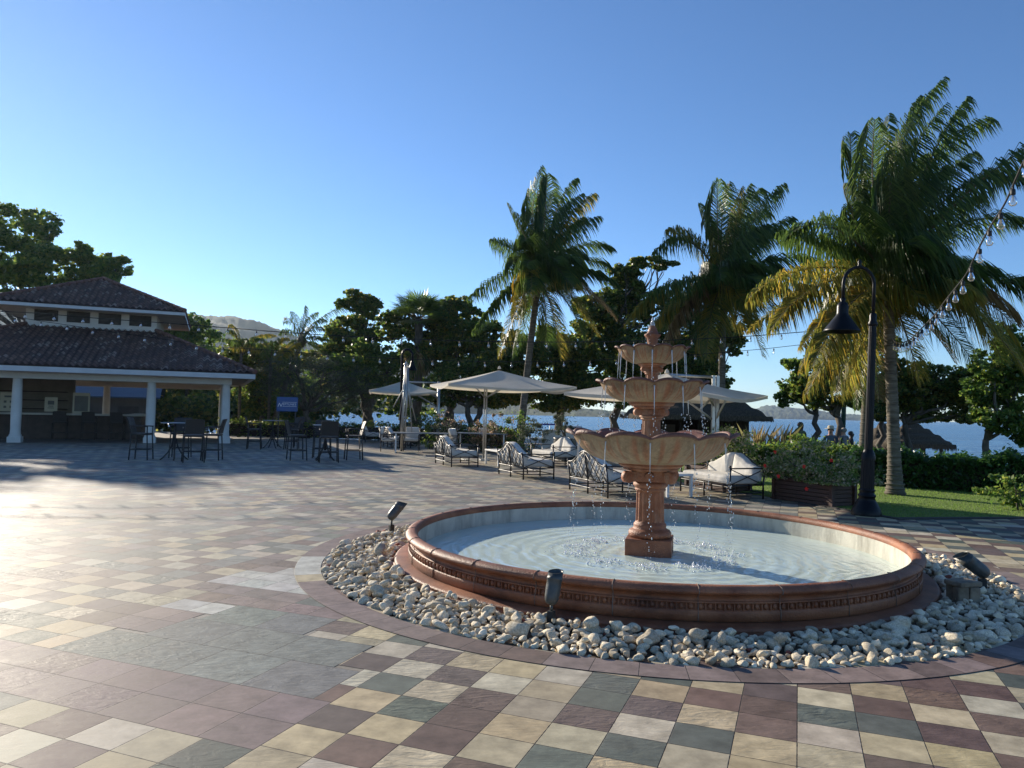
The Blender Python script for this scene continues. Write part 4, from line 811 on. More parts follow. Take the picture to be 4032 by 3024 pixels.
def dchair(label):
    t = thing('patio_chair', label, 'chair', group='white cushioned dining chairs'); b = MB(); w_ = .58
    for x in (-w_ / 2, w_ / 2):
        b.tube([(x, -.27, 0), (x, -.27, .42), (x, -.34, .92)], .016, 6); b.tube([(x, .27, 0), (x, .27, .64)], .016, 6); b.tube([(x, .27, .64), (x, -.30, .66)], .014, 6); b.tube([(x, .27, .40), (x, -.27, .62)], .009, 5); b.tube([(x, .27, .62), (x, -.27, .42)], .009, 5)
    b.tube([(-w_ / 2, -.34, .92), (w_ / 2, -.34, .92)], .015, 6); b.tube([(-w_ / 2, -.27, .38), (w_ / 2, -.27, .38)], .013, 6); b.tube([(-w_ / 2, .27, .38), (w_ / 2, .27, .38)], .013, 6); b.build('frame', M['iron'], t)
    b = MB(); b.box((0, 0, .45), (w_ - .05, .52, .12)); b.build('seat_cushion', M['cushion'], t, bevel=.035); b = MB(); b.box((0, -.25, .72), (w_ - .06, .13, .42), R=np.array([[1, 0, 0], [0, .985, .17], [0, -.17, .985]])); b.build('back_cushion', M['cushion'], t, bevel=.045)
    return t
c0 = dchair('white cushioned chair at the left end of the long dining table'); c0.location = (-4.75, 28.7, .004); c0.rotation_euler = (0, 0, math.radians(-80))
dup(c0, (-3.9, 29.2, .004), math.radians(182), 'white cushioned chair behind the left dining table'); dup(c0, (-2.45, 28.35, .004), math.radians(120), 'chair with white back standing between the two dining tables'); dup(c0, (-1.1, 30.4, .004), math.radians(175), 'white chair behind the dining table near the pink shrubs')
# ---- bar-height sets
def bar_chair():
    t = thing('bar_chair', 'x', 'bar chair', group='dark wicker bar chairs'); w_ = .52; b = MB(); b.box((0, 0, .745), (w_, .48, .055)); b.build('seat', M['wicker'], t, bevel=.012)
    b = MB(); G = []
    for z in np.linspace(.79, 1.22, 7):
        y = -.21 - .11 * ((z - .79) / .43) ** 1.3; G.append([(x, y - .02 * math.cos(x / .26 * 1.5), z - (.02 * (abs(x) / .26) ** 4 if z > 1.2 else 0)) for x in np.linspace(-.25, .25, 9)])
    G = np.array(G); G2_ = G + np.array([0, -.035, 0]); b.sheet(G); b.sheet(G2_[:, ::-1]); b.sheet(np.array([G[-1], G2_[-1]])); b.sheet(np.array([G[:, 0], G2_[:, 0]])); b.sheet(np.array([G2_[:, -1], G[:, -1]])); b.build('backrest', M['wicker'], t)
    for sx_ in (-1, 1):
        for sy_ in (-1, 1): b = MB(); b.tube([(sx_ * .25, sy_ * .21, .74), (sx_ * .275, sy_ * .25, 0)], .019, 6); b.build('leg', M['wicker'], t)
        b = MB(); b.tube([(sx_ * .25, .21, .74), (sx_ * .262, .215, .96)], .017, 6); b.tube([(sx_ * .262, .23, .965), (sx_ * .262, -.25, .975)], .021, 6); b.build('armrest', M['wicker'], t)
    b = MB(); z = .30; P4 = [(-.262, -.235, z), (.262, -.235, z), (.262, .235, z), (-.262, .235, z)]
    for k in range(4): b.tube([P4[k], P4[(k + 1) % 4]], .014, 6)
    b.build('footrest', M['wicker'], t); return t
def bar_table(label):
    t = thing('bar_table', label, 'bar table', group='tall round bar tables'); b = MB(); b.lathe([(.0, 1.06), (.38, 1.06), (.40, 1.07), (.40, 1.085), (.39, 1.09), (0.0, 1.09)], 32); b.build('tabletop', M['greytop'], t); b = MB(); b.tube([(0, 0, .30), (0, 0, 1.06)], .035, 10); b.build('post', M['wicker'], t)
    for k in range(4):
        a = k * math.pi / 2 + .4; b = MB(); b.tube([(math.cos(a) * r_, math.sin(a) * r_, z) for r_, z in [(.03, .62), (.08, .40), (.17, .22), (.30, .06), (.38, .0)]], .021, 8); b.build('leg', M['wicker'], t)
    return t
bt = bar_table('bar table of the left set, in front of the pavilion column'); bt.location = (-9.85, 21.75, .004)
dup(bt, (-9.35, 29.1, .004), .3, 'bar table of the far set, beside the blue board'); dup(bt, (-5.75, 23.0, .004), .7, 'bar table of the right set, under the shady shrubs')
bc = bar_chair(); bc['label'] = 'dark bar chair seen sideways, leftmost in front of the pavilion'; bc.location = (-10.72, 21.55, .004); bc.rotation_euler = (0, 0, math.radians(-80))
for (x, y), a, lab in [((-8.85, 22.0), 100, 'dark bar chair in front of the pavilion corner column'), ((-8.98, 21.0), 28, 'dark bar chair with its back to us at the left table'), ((-10.1, 22.7), 195, 'dark bar chair on the far side of the left table'),
    ((-9.75, 28.2), -75, 'dark bar chair left of the far bar table'), ((-8.75, 29.9), 150, 'dark bar chair behind the far bar table, near the board'), ((-8.45, 28.6), 100, 'dark bar chair right of the far bar table'),
    ((-6.55, 22.75), -62, 'dark bar chair on the left of the right bar table'), ((-5.42, 22.1), 18, 'dark bar chair with its back to us at the right table'), ((-4.95, 23.4), 110, 'bar chair with sunlit backrest, rightmost of the bar chairs'), ((-6.1, 24.0), 190, 'dark bar chair behind the right bar table')]:
    dup(bc, (x, y, .004), math.radians(a), lab)
for k, u in enumerate((4.4, 5.5, 6.6, 9.2)):
    q = plc(u, 2.75, .02); dup(bc, q, BA + math.radians(4 * k - 5), ['dark bar chair at the counter, first from the second column', 'dark bar chair at the counter, second from the second column', 'dark bar chair at the counter, right of the left column', 'dark bar chair at the counter, left of the left column'][k])
# ---- parasols
def canopy(b, hw, ze_, za, rz=0, sag=.06, warp=(0, 0, 0, 0)):
    cs = [np.array([sx_ * hw, sy_ * hw, ze_ + w__]) for (sx_, sy_), w__ in zip(((-1, -1), (1, -1), (1, 1), (-1, 1)), warp)]; ap = np.array([0, 0, za]); n = 12
    for k in range(4):
        A_, B_ = cs[k], cs[(k + 1) % 4]; G = []
        for i in range(n + 1):
            f = i / n; row = []
            for j in range(n + 1):
                g = j / n; p = ap * (1 - f) + (A_ * (1 - g) + B_ * g) * f; p = p.copy(); p[2] -= sag * math.sin(math.pi * f) * .6 + .10 * f * math.sin(math.pi * g); p[2] += .012 * math.sin(9 * g + 5 * f + k * 2) * f; row.append(p)
            G.append(row)
        b.sheet(np.array(G)); G = np.array(G)[-1]; b.sheet(np.array([G, G + np.array([0, 0, -.07])]))
t = thing('centre_parasol', 'large square cream parasol on a twin aluminium pole', 'parasol', (-.86, 24.34, 0), math.radians(-68 + 90 - 8)); b = MB(); off = np.array([.40, -.20, 0])
canopy(b, 2.0, 2.42, 2.97, warp=(.0, .0, .0, .10)); V = np.concatenate(b.v) + off; b.v = [V]; cn = b.build('canopy', M['canvas'], t)
b = MB(); b.lathe([(.06, 3.02), (.05, 3.06), (.03, 3.10), (.0, 3.13)], 12, off); b.build('cap', M['canvas'], cn)
b = MB()
for s_ in (-.035, .035): b.tube([(s_, 0, .02), (s_, 0, 2.62)], .026, 10)
b.build('pole', M['alu'], t); b = MB(); b.box((0, 0, .03), (.3, .3, .05)); b.build('base_plate', M['alu'], t, bevel=.005)
for a_, c_ in [((0, 0, 2.05), (-.55, -.45, 2.50)), ((0, 0, 2.05), (.75, -.6, 2.55)), ((0, 0, 2.05), (.85, .3, 2.62)), ((0, 0, 2.35), (.40, -.20, 2.90)), ((0, 0, 2.05), (-.3, .6, 2.5))]: b = MB(); b.tube([a_, c_], .020, 8); b.build('strut', M['alu'], t)
# right cantilever parasol
ml = at(2812, 1900, 16.5); apx = at(2626, 1470, 16.2); t = thing('right_parasol', 'square cream cantilever parasol behind the middle bowl of the fountain', 'parasol', (ml[0], ml[1], 0), 0)
b = MB(); o_ = np.array([apx[0] - ml[0], apx[1] - ml[1], 0]); canopy(b, 1.60, 2.08, 2.53); V = np.concatenate(b.v) @ rotz(math.radians(48)).T + o_; b.v = [V]; b.build('canopy', M['canvas'], t)
b = MB(); b.box((-.04, 0, 1.26), (.065, .10, 2.52)); b.box((.05, 0, 1.26), (.065, .10, 2.52)); b.build('mast', M['alu'], t)
b = MB(); b.tube([(0, 0, 2.48), o_ + [0, 0, 2.50]], .03, 8); b.build('arm', M['alu'], t); b = MB(); b.lathe([(.055, 2.53), (.045, 2.58), (.0, 2.64)], 10, o_); b.build('cap', M['canvas'], t)
for a_, c_ in [((0, 0, 1.50), (-.85, -.1, 2.08)), ((0, 0, 1.50), (.24, -.26, 2.12)), ((-.35, 0, 1.74), (-.05, 0, 2.05)), ((0, 0, 1.8), (-.3, -.25, 2.18))]: b = MB(); b.tube([a_, c_], .024, 8); b.build('strut', M['alu'], t)
# left parasol, farther
ml = at(1724, 1690, 35.5); apx = at(1590, 1512, 35.3); t = thing('left_parasol', 'smaller looking cream parasol behind the folded parasol frame', 'parasol', (ml[0], ml[1], 0)); o_ = np.array([apx[0] - ml[0], apx[1] - ml[1], 0])
b = MB(); canopy(b, 1.55, 2.48, 3.0); V = np.concatenate(b.v) @ rotz(math.radians(8)).T + o_; b.v = [V]; b.build('canopy', M['canvas'], t); b = MB(); b.tube([(0, 0, 0), (0, 0, 3.0)], .075, 12); b.build('mast', M['alu'], t)
for a_, c_ in [((0, 0, 1.75), (-1.3, 0, 2.5)), ((0, 0, 2.95), o_ + [0, 0, 2.95]), ((0, 0, 2.2), (-.5, 0, 2.45))]: b = MB(); b.tube([a_, c_], .035, 8); b.build('strut', M['alu'], t)
# folded parasol frame without canopy
q = at(1582, 1700, 29.0); t = thing('folded_parasol_frame', 'folded bare aluminium parasol frame standing upright', 'parasol frame', (q[0], q[1], 0)); b = MB(); b.tube([(0, 0, 0), (.08, 0, 3.35)], .05, 10); b.tube([(.11, 0, .3), (.19, 0, 3.3)], .03, 8); b.build('mast', M['alu'], t)
for k in range(9):
    a = k * 2 * math.pi / 9; r_ = .28 + .2 * (k % 2); zz = .9 + .5 * (k % 3); b = MB(); b.tube([(.12 + math.cos(a) * r_, math.sin(a) * r_, zz - .2), (.12 + math.cos(a) * .12, math.sin(a) * .12, 2.4), (.12 + math.cos(a) * .05, math.sin(a) * .05, 3.38)], .022, 6); b.build('rib', M['alu'], t)
b = MB()
for z in (1.3, 2.3, 3.36): b.lathe([(.10, z), (.12, z + .03), (.10, z + .06)], 12, (.1, 0, 0))
b.build('hub', M['alu'], t)
# ---- street lamps
lp = thing('gooseneck_lamp', 'tall black lamp post with arched neck and bell shade beside the lawn', 'street lamp', (6.02, 12.55, 0)); lp.rotation_euler = (0, .032, 0)
b = MB(); b.lathe([(.24, 0), (.24, .05), (.225, .10), (.19, .17), (.15, .24), (.125, .30), (.14, .31), (.145, .34), (.12, .36), (.115, .40), (.135, .42), (.11, .45)], 24); b.build('base', M['postblk'], lp)
def flut(r0_, r1_, z0, z1, n=16, d=.10):
    b = MB(); m_ = n * 6; a = np.linspace(0, 2 * np.pi, m_ + 1); rows = [np.stack([np.cos(a) * rr * (1 - d * np.abs(np.sin(a * n / 2))), np.sin(a) * rr * (1 - d * np.abs(np.sin(a * n / 2))), np.full(m_ + 1, z)], 1) for rr, z in ((r0_, z0), (r1_, z1))]; b.sheet(np.array(rows)); return b
flut(.112, .105, .45, .92).build('lower_shaft', M['postblk'], lp); b = MB(); b.lathe([(.115, .92), (.118, .96), (.10, 1.04), (.072, 1.10)], 24); b.build('collar', M['postblk'], lp); flut(.068, .060, 1.08, 3.25).build('upper_shaft', M['postblk'], lp)
b = MB(); b.lathe([(.06, 3.20), (.075, 3.22), (.075, 3.26), (.055, 3.30), (.06, 3.38), (.045, 3.42)], 20); b.build('collar', M['postblk'], lp)
R_ = .262; pts = [(0, 0, 3.35), (0, 0, 3.9)] + [(-R_ + R_ * math.cos(a), 0, 3.9 + .30 * math.sin(a)) for a in np.linspace(.15, math.pi - .1, 16)] + [(-2 * R_, 0, 3.88), (-2 * R_, 0, 3.58)]
b = MB(); b.tube(pts, .028, 10); b.lathe([(.03, 4.2), (.04, 4.22), (.02, 4.25), (.034, 4.28), (.012, 4.33)], 12, (-R_, 0, 0)); b.build('neck', M['postblk'], lp)
b = MB(); b.lathe([(.03, 3.66), (.05, 3.64), (.035, 3.60), (.055, 3.58), (.085, 3.55), (.095, 3.50), (.095, 3.40), (.105, 3.36), (.20, 3.23), (.285, 3.115), (.295, 3.09), (.295, 3.075), (.28, 3.075), (.19, 3.20), (.09, 3.34)], 36, (-2 * R_, 0, 0)); sh_ = b.build('shade', M['postblk'], lp); b = MB(); b.ball((-2 * R_, 0, 3.19), (.05, .05, .08)); b.build('bulb', mat('frosted_glass', (.6, .6, .58), (.65, .65, .62), 3, .3), sh_)
q = at(1577, 1690, 31); t = thing('dark_lamp_post', 'thin dark arched lamp post rising behind the folded parasol frame', 'street lamp', (q[0], q[1], 0)); b = MB(); zt_ = 3.9; b.tube([(0, 0, 0), (-.02, 0, zt_)] + [(-.02 + .22 - .22 * math.cos(a), 0, zt_ + .25 * math.sin(a)) for a in np.linspace(.3, math.pi, 8)] + [(.42, 0, zt_ - .3)], .05, 8); b.build('post', M['postblk'], t); b = MB(); b.lathe([(.03, zt_ - .2), (.08, zt_ - .3), (.09, zt_ - .4), (.22, zt_ - .62)], 16, (.42, 0, 0)); b.build('shade', M['postblk'], t)
q = at(3316, 1650, 30); t = thing('green_pole', 'slim dark green pole rising behind the palm fronds', 'pole', (q[0], q[1], -.3)); b = MB(); b.tube([(0, 0, 0), (.14, 0, 5.2)], .09, 10); b.build('shaft', mat('green_paint', (.012, .05, .04), (.02, .07, .055), 8, .4), t); b = MB(); b.lathe([(.14, 0), (.14, .1), (.08, .16)], 12); b.build('foot', M['postblk'], t)
# ---- pots, planters, wall
def pot(px, py, Y, label, r_=.30, h_=.62):
    q = at(px, py, Y); t = thing('glazed_pot', label, 'plant pot', (q[0], q[1], 0)); b = MB(); b.lathe([(.0, .01), (r_ * .62, .0), (r_ * .72, .06), (r_ * .95, h_ * .45), (r_, h_ * .72), (r_ * .92, h_ * .95), (r_ * 1.0, h_), (r_ * .9, h_ * 1.0), (r_ * .84, h_ * .9)], 32); b.build('vessel', M['pot'], t); b = MB(); b.lathe([(0, h_ * .9), (r_ * .86, h_ * .9)], 24); b.build('soil', M['soil'], t); return t, q
pot_a, pa = pot(2223, 1800, 25.0, 'tall grey glazed pot with an olive shrub left of the big bowl', .40, .78)
def planter(c, L, W, H, rz, label):
    t = thing('wooden_planter', label, 'planter', (c[0], c[1], .004), rz, 'brown wooden planters by the lawn'); b = MB(); n = 6
    for k in range(n): z = H * (k + .5) / n; hh = H / n - .012; b.box((0, -W / 2, z), (L, .03, hh)); b.box((0, W / 2, z), (L, .03, hh)); b.box((-L / 2 + .017, 0, z), (.03, W - .034, hh)); b.box((L / 2 - .017, 0, z), (.03, W - .034, hh))
    b.build('board_panel', M['wood'], t, bevel=.003)
    for sx_ in (-1, 1):
        for sy_ in (-1, 1): b = MB(); b.box((sx_ * (L / 2 + .01), sy_ * (W / 2 + .01), H / 2 + .005), (.07, .07, H + .01)); b.build('corner_post', M['wood'], t)
    b = MB(); b.box((0, 0, H * .44), (L - .07, W - .05, H * .84)); b.build('soil', M['soil'], t); return t
ang = math.radians(-63); cR = (np.array([5.22, 14.68]) + np.array([5.83, 13.51])) / 2 + np.array([math.cos(ang + math.pi / 2), math.sin(ang + math.pi / 2)]) * .32
planter(cR, 1.34, .58, .46, ang, 'brown wooden planter of red hibiscus beside the lamp post'); cL = np.array([4.62, 16.55]); planter(cL, 1.34, .58, .50, ang, 'brown wooden planter half hidden behind the right loveseat')
q0 = at(2150, 1720, 28.5); t = thing('low_white_wall', 'low white rendered wall behind the pots, left of the big bowl', 'wall', (q0[0] + .9, q0[1], -.2), math.radians(4)); b = MB(); b.box((0, 0, .55), (2.1, .3, 1.1)); b.box((1.6, .3, .38), (1.1, .3, .76)); b.build('wall', M['cream'], t); b = MB(); b.box((-.1, 0, 1.13), (2.3, .38, .06)); b.build('cap', M['fascia'], t)
b = MB(); b.box((.75, -.17, .45), (.3, .04, .4)); b.build('niche', M['dark'], t)
# ---- thatched bar hut
hq = at(2953, 1780, 27); hl = at(2590, 1780, 27); W_ = hq[0] - hl[0]; t = thing('thatched_hut', 'dark wooden hut with a drooping thatched roof behind the fountain', 'hut', ((hq[0] + hl[0]) / 2, 28.7, -.25)); b = MB(); b.box((W_ / 2 - .95, -1.6, .95), (1.85, .1, 1.9)); b.box((W_ / 2 - .06, 0, .95), (.1, 3.1, 1.9)); b.box((0, 1.6, .95), (W_, .1, 1.9)); b.box((-W_ / 4, -1.55, .45), (W_ / 2, .2, .9)); b.build('wall', M['darkwood'], t)
b = MB()
for k in range(5): b.box((W_ / 2 - .2 - .42 * k, -1.67, .92), (.035, .04, 1.78))
b.build('batten', M['darkwood'], t); b = MB()
for x in (-W_ / 2 + .1, -W_ / 4, 0, W_ / 5): b.tube([(x, -1.65, 0), (x, -1.65, 2.0)], .07, 8)
b.build('post', M['darkwood'], t)
def thatch_roof(b, hw, hd, z0, z1, rid, seed=0, n=26, drop=.35):
    r = np.random.default_rng(seed); G = []
    for i in range(n + 1):
        f = i / n; rw = rid + (hw - rid) * f; rd = (hd) * f; row = []; 
        for a in np.linspace(0, 2 * np.pi, 73):
            cx, cy = math.cos(a), math.sin(a); x = (abs(cx) ** .6) * math.copysign(1, cx) * rw; y = (abs(cy) ** .6) * math.copysign(1, cy) * rd; z = z1 + (z0 - z1) * f ** 1.08 - (r.uniform(0, .10) if f > .9 else 0) + .04 * math.sin(f * 24) + r.normal(0, .015); row.append((x, y, z))
        row[-1] = row[0]; G.append(row)
    b.sheet(np.array(G)); V = []                      # ragged fringe
    for a in np.linspace(0, 2 * np.pi, 420):
        cx, cy = math.cos(a), math.sin(a); p = np.array([(abs(cx) ** .6) * math.copysign(1, cx) * hw, (abs(cy) ** .6) * math.copysign(1, cy) * hd, z0]); tn = np.array([-cy, cx, 0]) * .05; l_ = r.uniform(.10, drop); V.append(p + tn + [0, 0, .08]); V.append(p - tn + [0, 0, .08]); V.append(p * [1.02, 1.02, 1] - [0, 0, l_])
    b.add(V, [(3 * k, 3 * k + 1, 3 * k + 2) for k in range(len(V) // 3)])
b = MB(); thatch_roof(b, W_ / 2 + 1.0, 2.7, 1.82, 3.35, W_ / 2 - 1.5, 4, drop=.16); b.build('thatched_roof', M['thatch'], t)
b = MB(); b.add([(-W_ / 4 - .9, 1.5, .5), (W_ / 6 - .9, 1.5, .5), (W_ / 6 - .9, 1.5, 1.5), (-W_ / 4 - .9, 1.5, 1.5)], [(0, 1, 2, 3)]); b.build('back_panel', mat('tan_panel', (.16, .14, .11), (.2, .175, .14), 3, .8), t)
# ---- thatched beach shelters (right)
for k, (px, Y, hw, lab) in enumerate([(3590, 36, 1.75, 'thatched beach shelter on posts by the water, larger one'), (3480, 40, 1.0, 'small thatched beach parasol left of the larger shelter')]):
    q = at(px, 1700, Y); zb_ = -1.15; ze_ = at(px, 1752, Y)[2]; za_ = at(px, 1668, Y)[2]; t = thing('thatched_shelter', lab, 'beach shelter', (q[0], q[1], zb_), group='thatched shelters on the beach')
    b = MB(); thatch_roof(b, hw, hw * .8, ze_ - zb_, za_ - zb_, .25, 7 + k, drop=.32); b.build('thatched_roof', M['thatch'], t)
    for x, y in ([(-hw * .7, -.6), (.1, -.7), (hw * .7, -.4), (-.8, .8), (hw * .6, .8)] if k == 0 else [(0, 0)]): b = MB(); b.tube([(x, y, 0), (x * .97, y, ze_ - zb_ + .25)], .085, 8); b.build('post', M['bark'], t)
# ---- boats
q = at(2135, 1655, 60); t = thing('covered_boat', 'moored boat with blue canopy seen under the trees', 'boat', (q[0], q[1], -1.3), .25)
b = MB(); G = []
for x in np.linspace(-2.6, 3.0, 14):
    s_ = (1 - max(0, (x + .2) / 3.25) ** 2.2) ** .5 if x > -.2 else 1; G.append([(x, -.95 * s_, .9 + .03 * x * x * (x > 0)), (x, -.85 * s_, .35), (x, 0, -.1 + .05 * max(0, x)), (x, .85 * s_, .35), (x, .95 * s_, .9 + .03 * x * x * (x > 0))])
b.sheet(np.array(G)); b.build('hull', M['whitep'], t); b = MB(); b.box((-.3, 0, 2.0), (2.6, 1.7, .12)); b.build('canopy', M['bluecover'], t, bevel=.04); b = MB()
for x in (-1.5, .9):
    for y in (-.8, .8): b.tube([(x, y, .8), (x, y, 1.96)], .03, 6)
b.build('canopy_frame', M['alu'], t)
q = at(2290, 1655, 52); t = thing('railed_boat', 'white boat with railings moored behind the glazed pot', 'boat', (q[0], q[1], -1.3), .1); b = MB(); b.box((0, 0, .55), (4.6, 1.8, .6)); b.box((0, 0, 1.0), (4.2, 1.5, .12)); b.build('hull', M['whitep'], t, bevel=.1); b = MB()
for x in np.linspace(-2.0, 2.0, 9):
    for y in (-.75, .75): b.tube([(x, y, 1.0), (x, y, 1.75)], .03, 6)
for y in (-.75, .75): b.tube([(-2, y, 1.75), (2, y, 1.75)], .035, 6); b.tube([(-2, y, 1.4), (2, y, 1.4)], .025, 6)
b.build('railing', M['whitep'], t); b = MB(); b.box((-.6, 0, 1.55), (1.2, .9, 1.0)); b.build('cabin', M['fascia'], t, bevel=.08); b = MB(); b.box((-.6, -.46, 1.75), (.8, .03, .4)); b.build('window', M['dark'], t)
# ================================================================ VEGETATION
def poly_leaf(P, s, r, shape='hex', up=.35, elong=1.0):
    """flat leaves with random attitude at the points P, size s"""
    n = len(P); nv = r.normal(size=(n, 3)); nv[:, 2] += up * np.sign(nv[:, 2] + .5); nv /= np.linalg.norm(nv, axis=1)[:, None]
    a = r.normal(size=(n, 3)); a -= nv * (a * nv).sum(1)[:, None]; a /= np.linalg.norm(a, axis=1)[:, None]; b_ = np.cross(nv, a)
    sh = {'hex': [(-1, 0), (-.55, .8), (.45, .85), (1, .1), (.5, -.8), (-.5, -.85)], 'quad': [(-1, 0), (0, .55), (1, 0), (0, -.55)], 'long': [(-1, 0), (-.1, .3), (1, 0), (-.1, -.3)], 'pent': [(-1, 0), (-.3, .5), (.6, .4), (1, -.1), (0, -.55)]}[shape]
    s = np.asarray(s)[:, None] * .5; V = np.stack([P + a * (x * s * elong) + b_ * (y * s) for x, y in sh], 1); return V.reshape(-1, 3), len(sh)
def clumped(r, blobs, n, sub=14, k=.34, shell=.55):
    """leaf clumps spread through ellipsoid blobs (c, radii), with a thinner scatter of leaves between the clumps"""
    vol = np.array([b_[1][0] * b_[1][1] * b_[1][2] for b_ in blobs]) ** .67; cnt = (n * vol / vol.sum()).astype(int); out = []
    for (c, rad), m in zip(blobs, cnt):
        rad = np.array(rad); d = r.normal(size=(sub, 3)); d /= np.linalg.norm(d, axis=1)[:, None]; q = d * (r.uniform(shell ** 2, 1.25, sub) ** .5)[:, None] * .92; cc = c + q * rad
        w_ = r.integers(0, sub, m); rr = k * r.uniform(.35, 1.25, sub)
        g = r.normal(size=(m, 3)); g /= np.linalg.norm(g, axis=1)[:, None]; g *= (r.uniform(.02, 1, m) ** .55)[:, None]; g[:, 2] *= .8
        P = cc[w_] + g * rad * rr[w_][:, None]; k2 = r.random(m) < .13; u = r.normal(size=(m, 3)); u /= np.linalg.norm(u, axis=1)[:, None]; u *= (r.uniform(.1, 1.25, m) ** .5)[:, None]; P[k2] = (c + u * rad * .95)[k2]
        out.append(P)
    return np.concatenate(out)
def limb(b, p, q, r0_, r1_, rr, seg=6, wob=.06):
    p = np.array(p, float); q = np.array(q, float); L = np.linalg.norm(q - p); pts = [p + (q - p) * t + rr.normal(0, wob * L * math.sin(math.pi * t), 3) * [1, 1, .5] for t in np.linspace(0, 1, seg)]; b.tube(pts, np.linspace(r0_, r1_, seg), 7); return pts
def tree(name, label, cat, base, Y, blobs_px, n, leaf, m, seed, depth=.8, shape='hex', group=None, tr=.16, up=.35, trunks=1, kk=.36, sub=26, fork=.35, z0=-.2):
    """base: (display x of the trunk foot); blobs_px: (x, y, rx, ry) read in the 2212 pixel view, given real size at distance Y"""
    r = np.random.default_rng(seed); sc = Y / F_PX * K; blobs = []
    for (x, y, rx, ry) in blobs_px:
        dy = r.uniform(-.5, .5) * depth * rx * sc; c = dat(x, y, Y + dy); blobs.append((c, (rx * sc, max(.8 * rx * sc * depth, .5), ry * sc)))
        for q in range(4): a = r.uniform(0, 6.28); f = r.uniform(.32, .58); blobs.append((c + np.array([math.cos(a) * rx * sc * .98, r.uniform(-.6, .6) * rx * sc, math.sin(a) * ry * sc * .98]), (rx * sc * f, rx * sc * f, ry * sc * f)))
    bx = dat(base, 900, Y); B = np.array([bx[0], Y, z0]); t = thing(name, label, cat, B, 0, group); P = clumped(r, blobs, int(n * (3.0 if Y > 35 else 2.1)), sub, kk); V, k = poly_leaf(P - B, leaf * .82 * r.uniform(.45, 1.3, len(P)), r, shape, up); quick_mesh('crown', V, k, m, t)
    b = MB(); zc = min(c[2] - rd[2] for c, rd in blobs[::5]); zf = max(z0 + .4, z0 + (zc - z0) * .75 + fork)
    for q in range(trunks):
        f0 = np.array([r.uniform(-.3, .3) * q, r.uniform(-.3, .3) * q, 0]); top = np.array([f0[0] + r.uniform(-.3, .3), r.uniform(-.2, .2), zf - z0]); limb(b, f0, top, tr * 1.25, tr * .8, r, 7, .05)
        for bi, (c, rd) in enumerate(blobs):
            if (trunks > 1 and r.random() < .4) or bi % 5: continue
            e = c - B + np.array([0, 0, rd[2] * .2]); pts = limb(b, top, e, tr * .6, tr * .15, r, 7, .07)
            for w_ in range(4): d = r.normal(size=3); d /= np.linalg.norm(d); limb(b, pts[r.integers(3, 6)], e + d * np.array(rd) * .75, tr * .2, .012, r, 5, .08)
    b.build('trunk', M['bark'], t); return t
G_SG = 'broadleaved shore trees behind the patio'
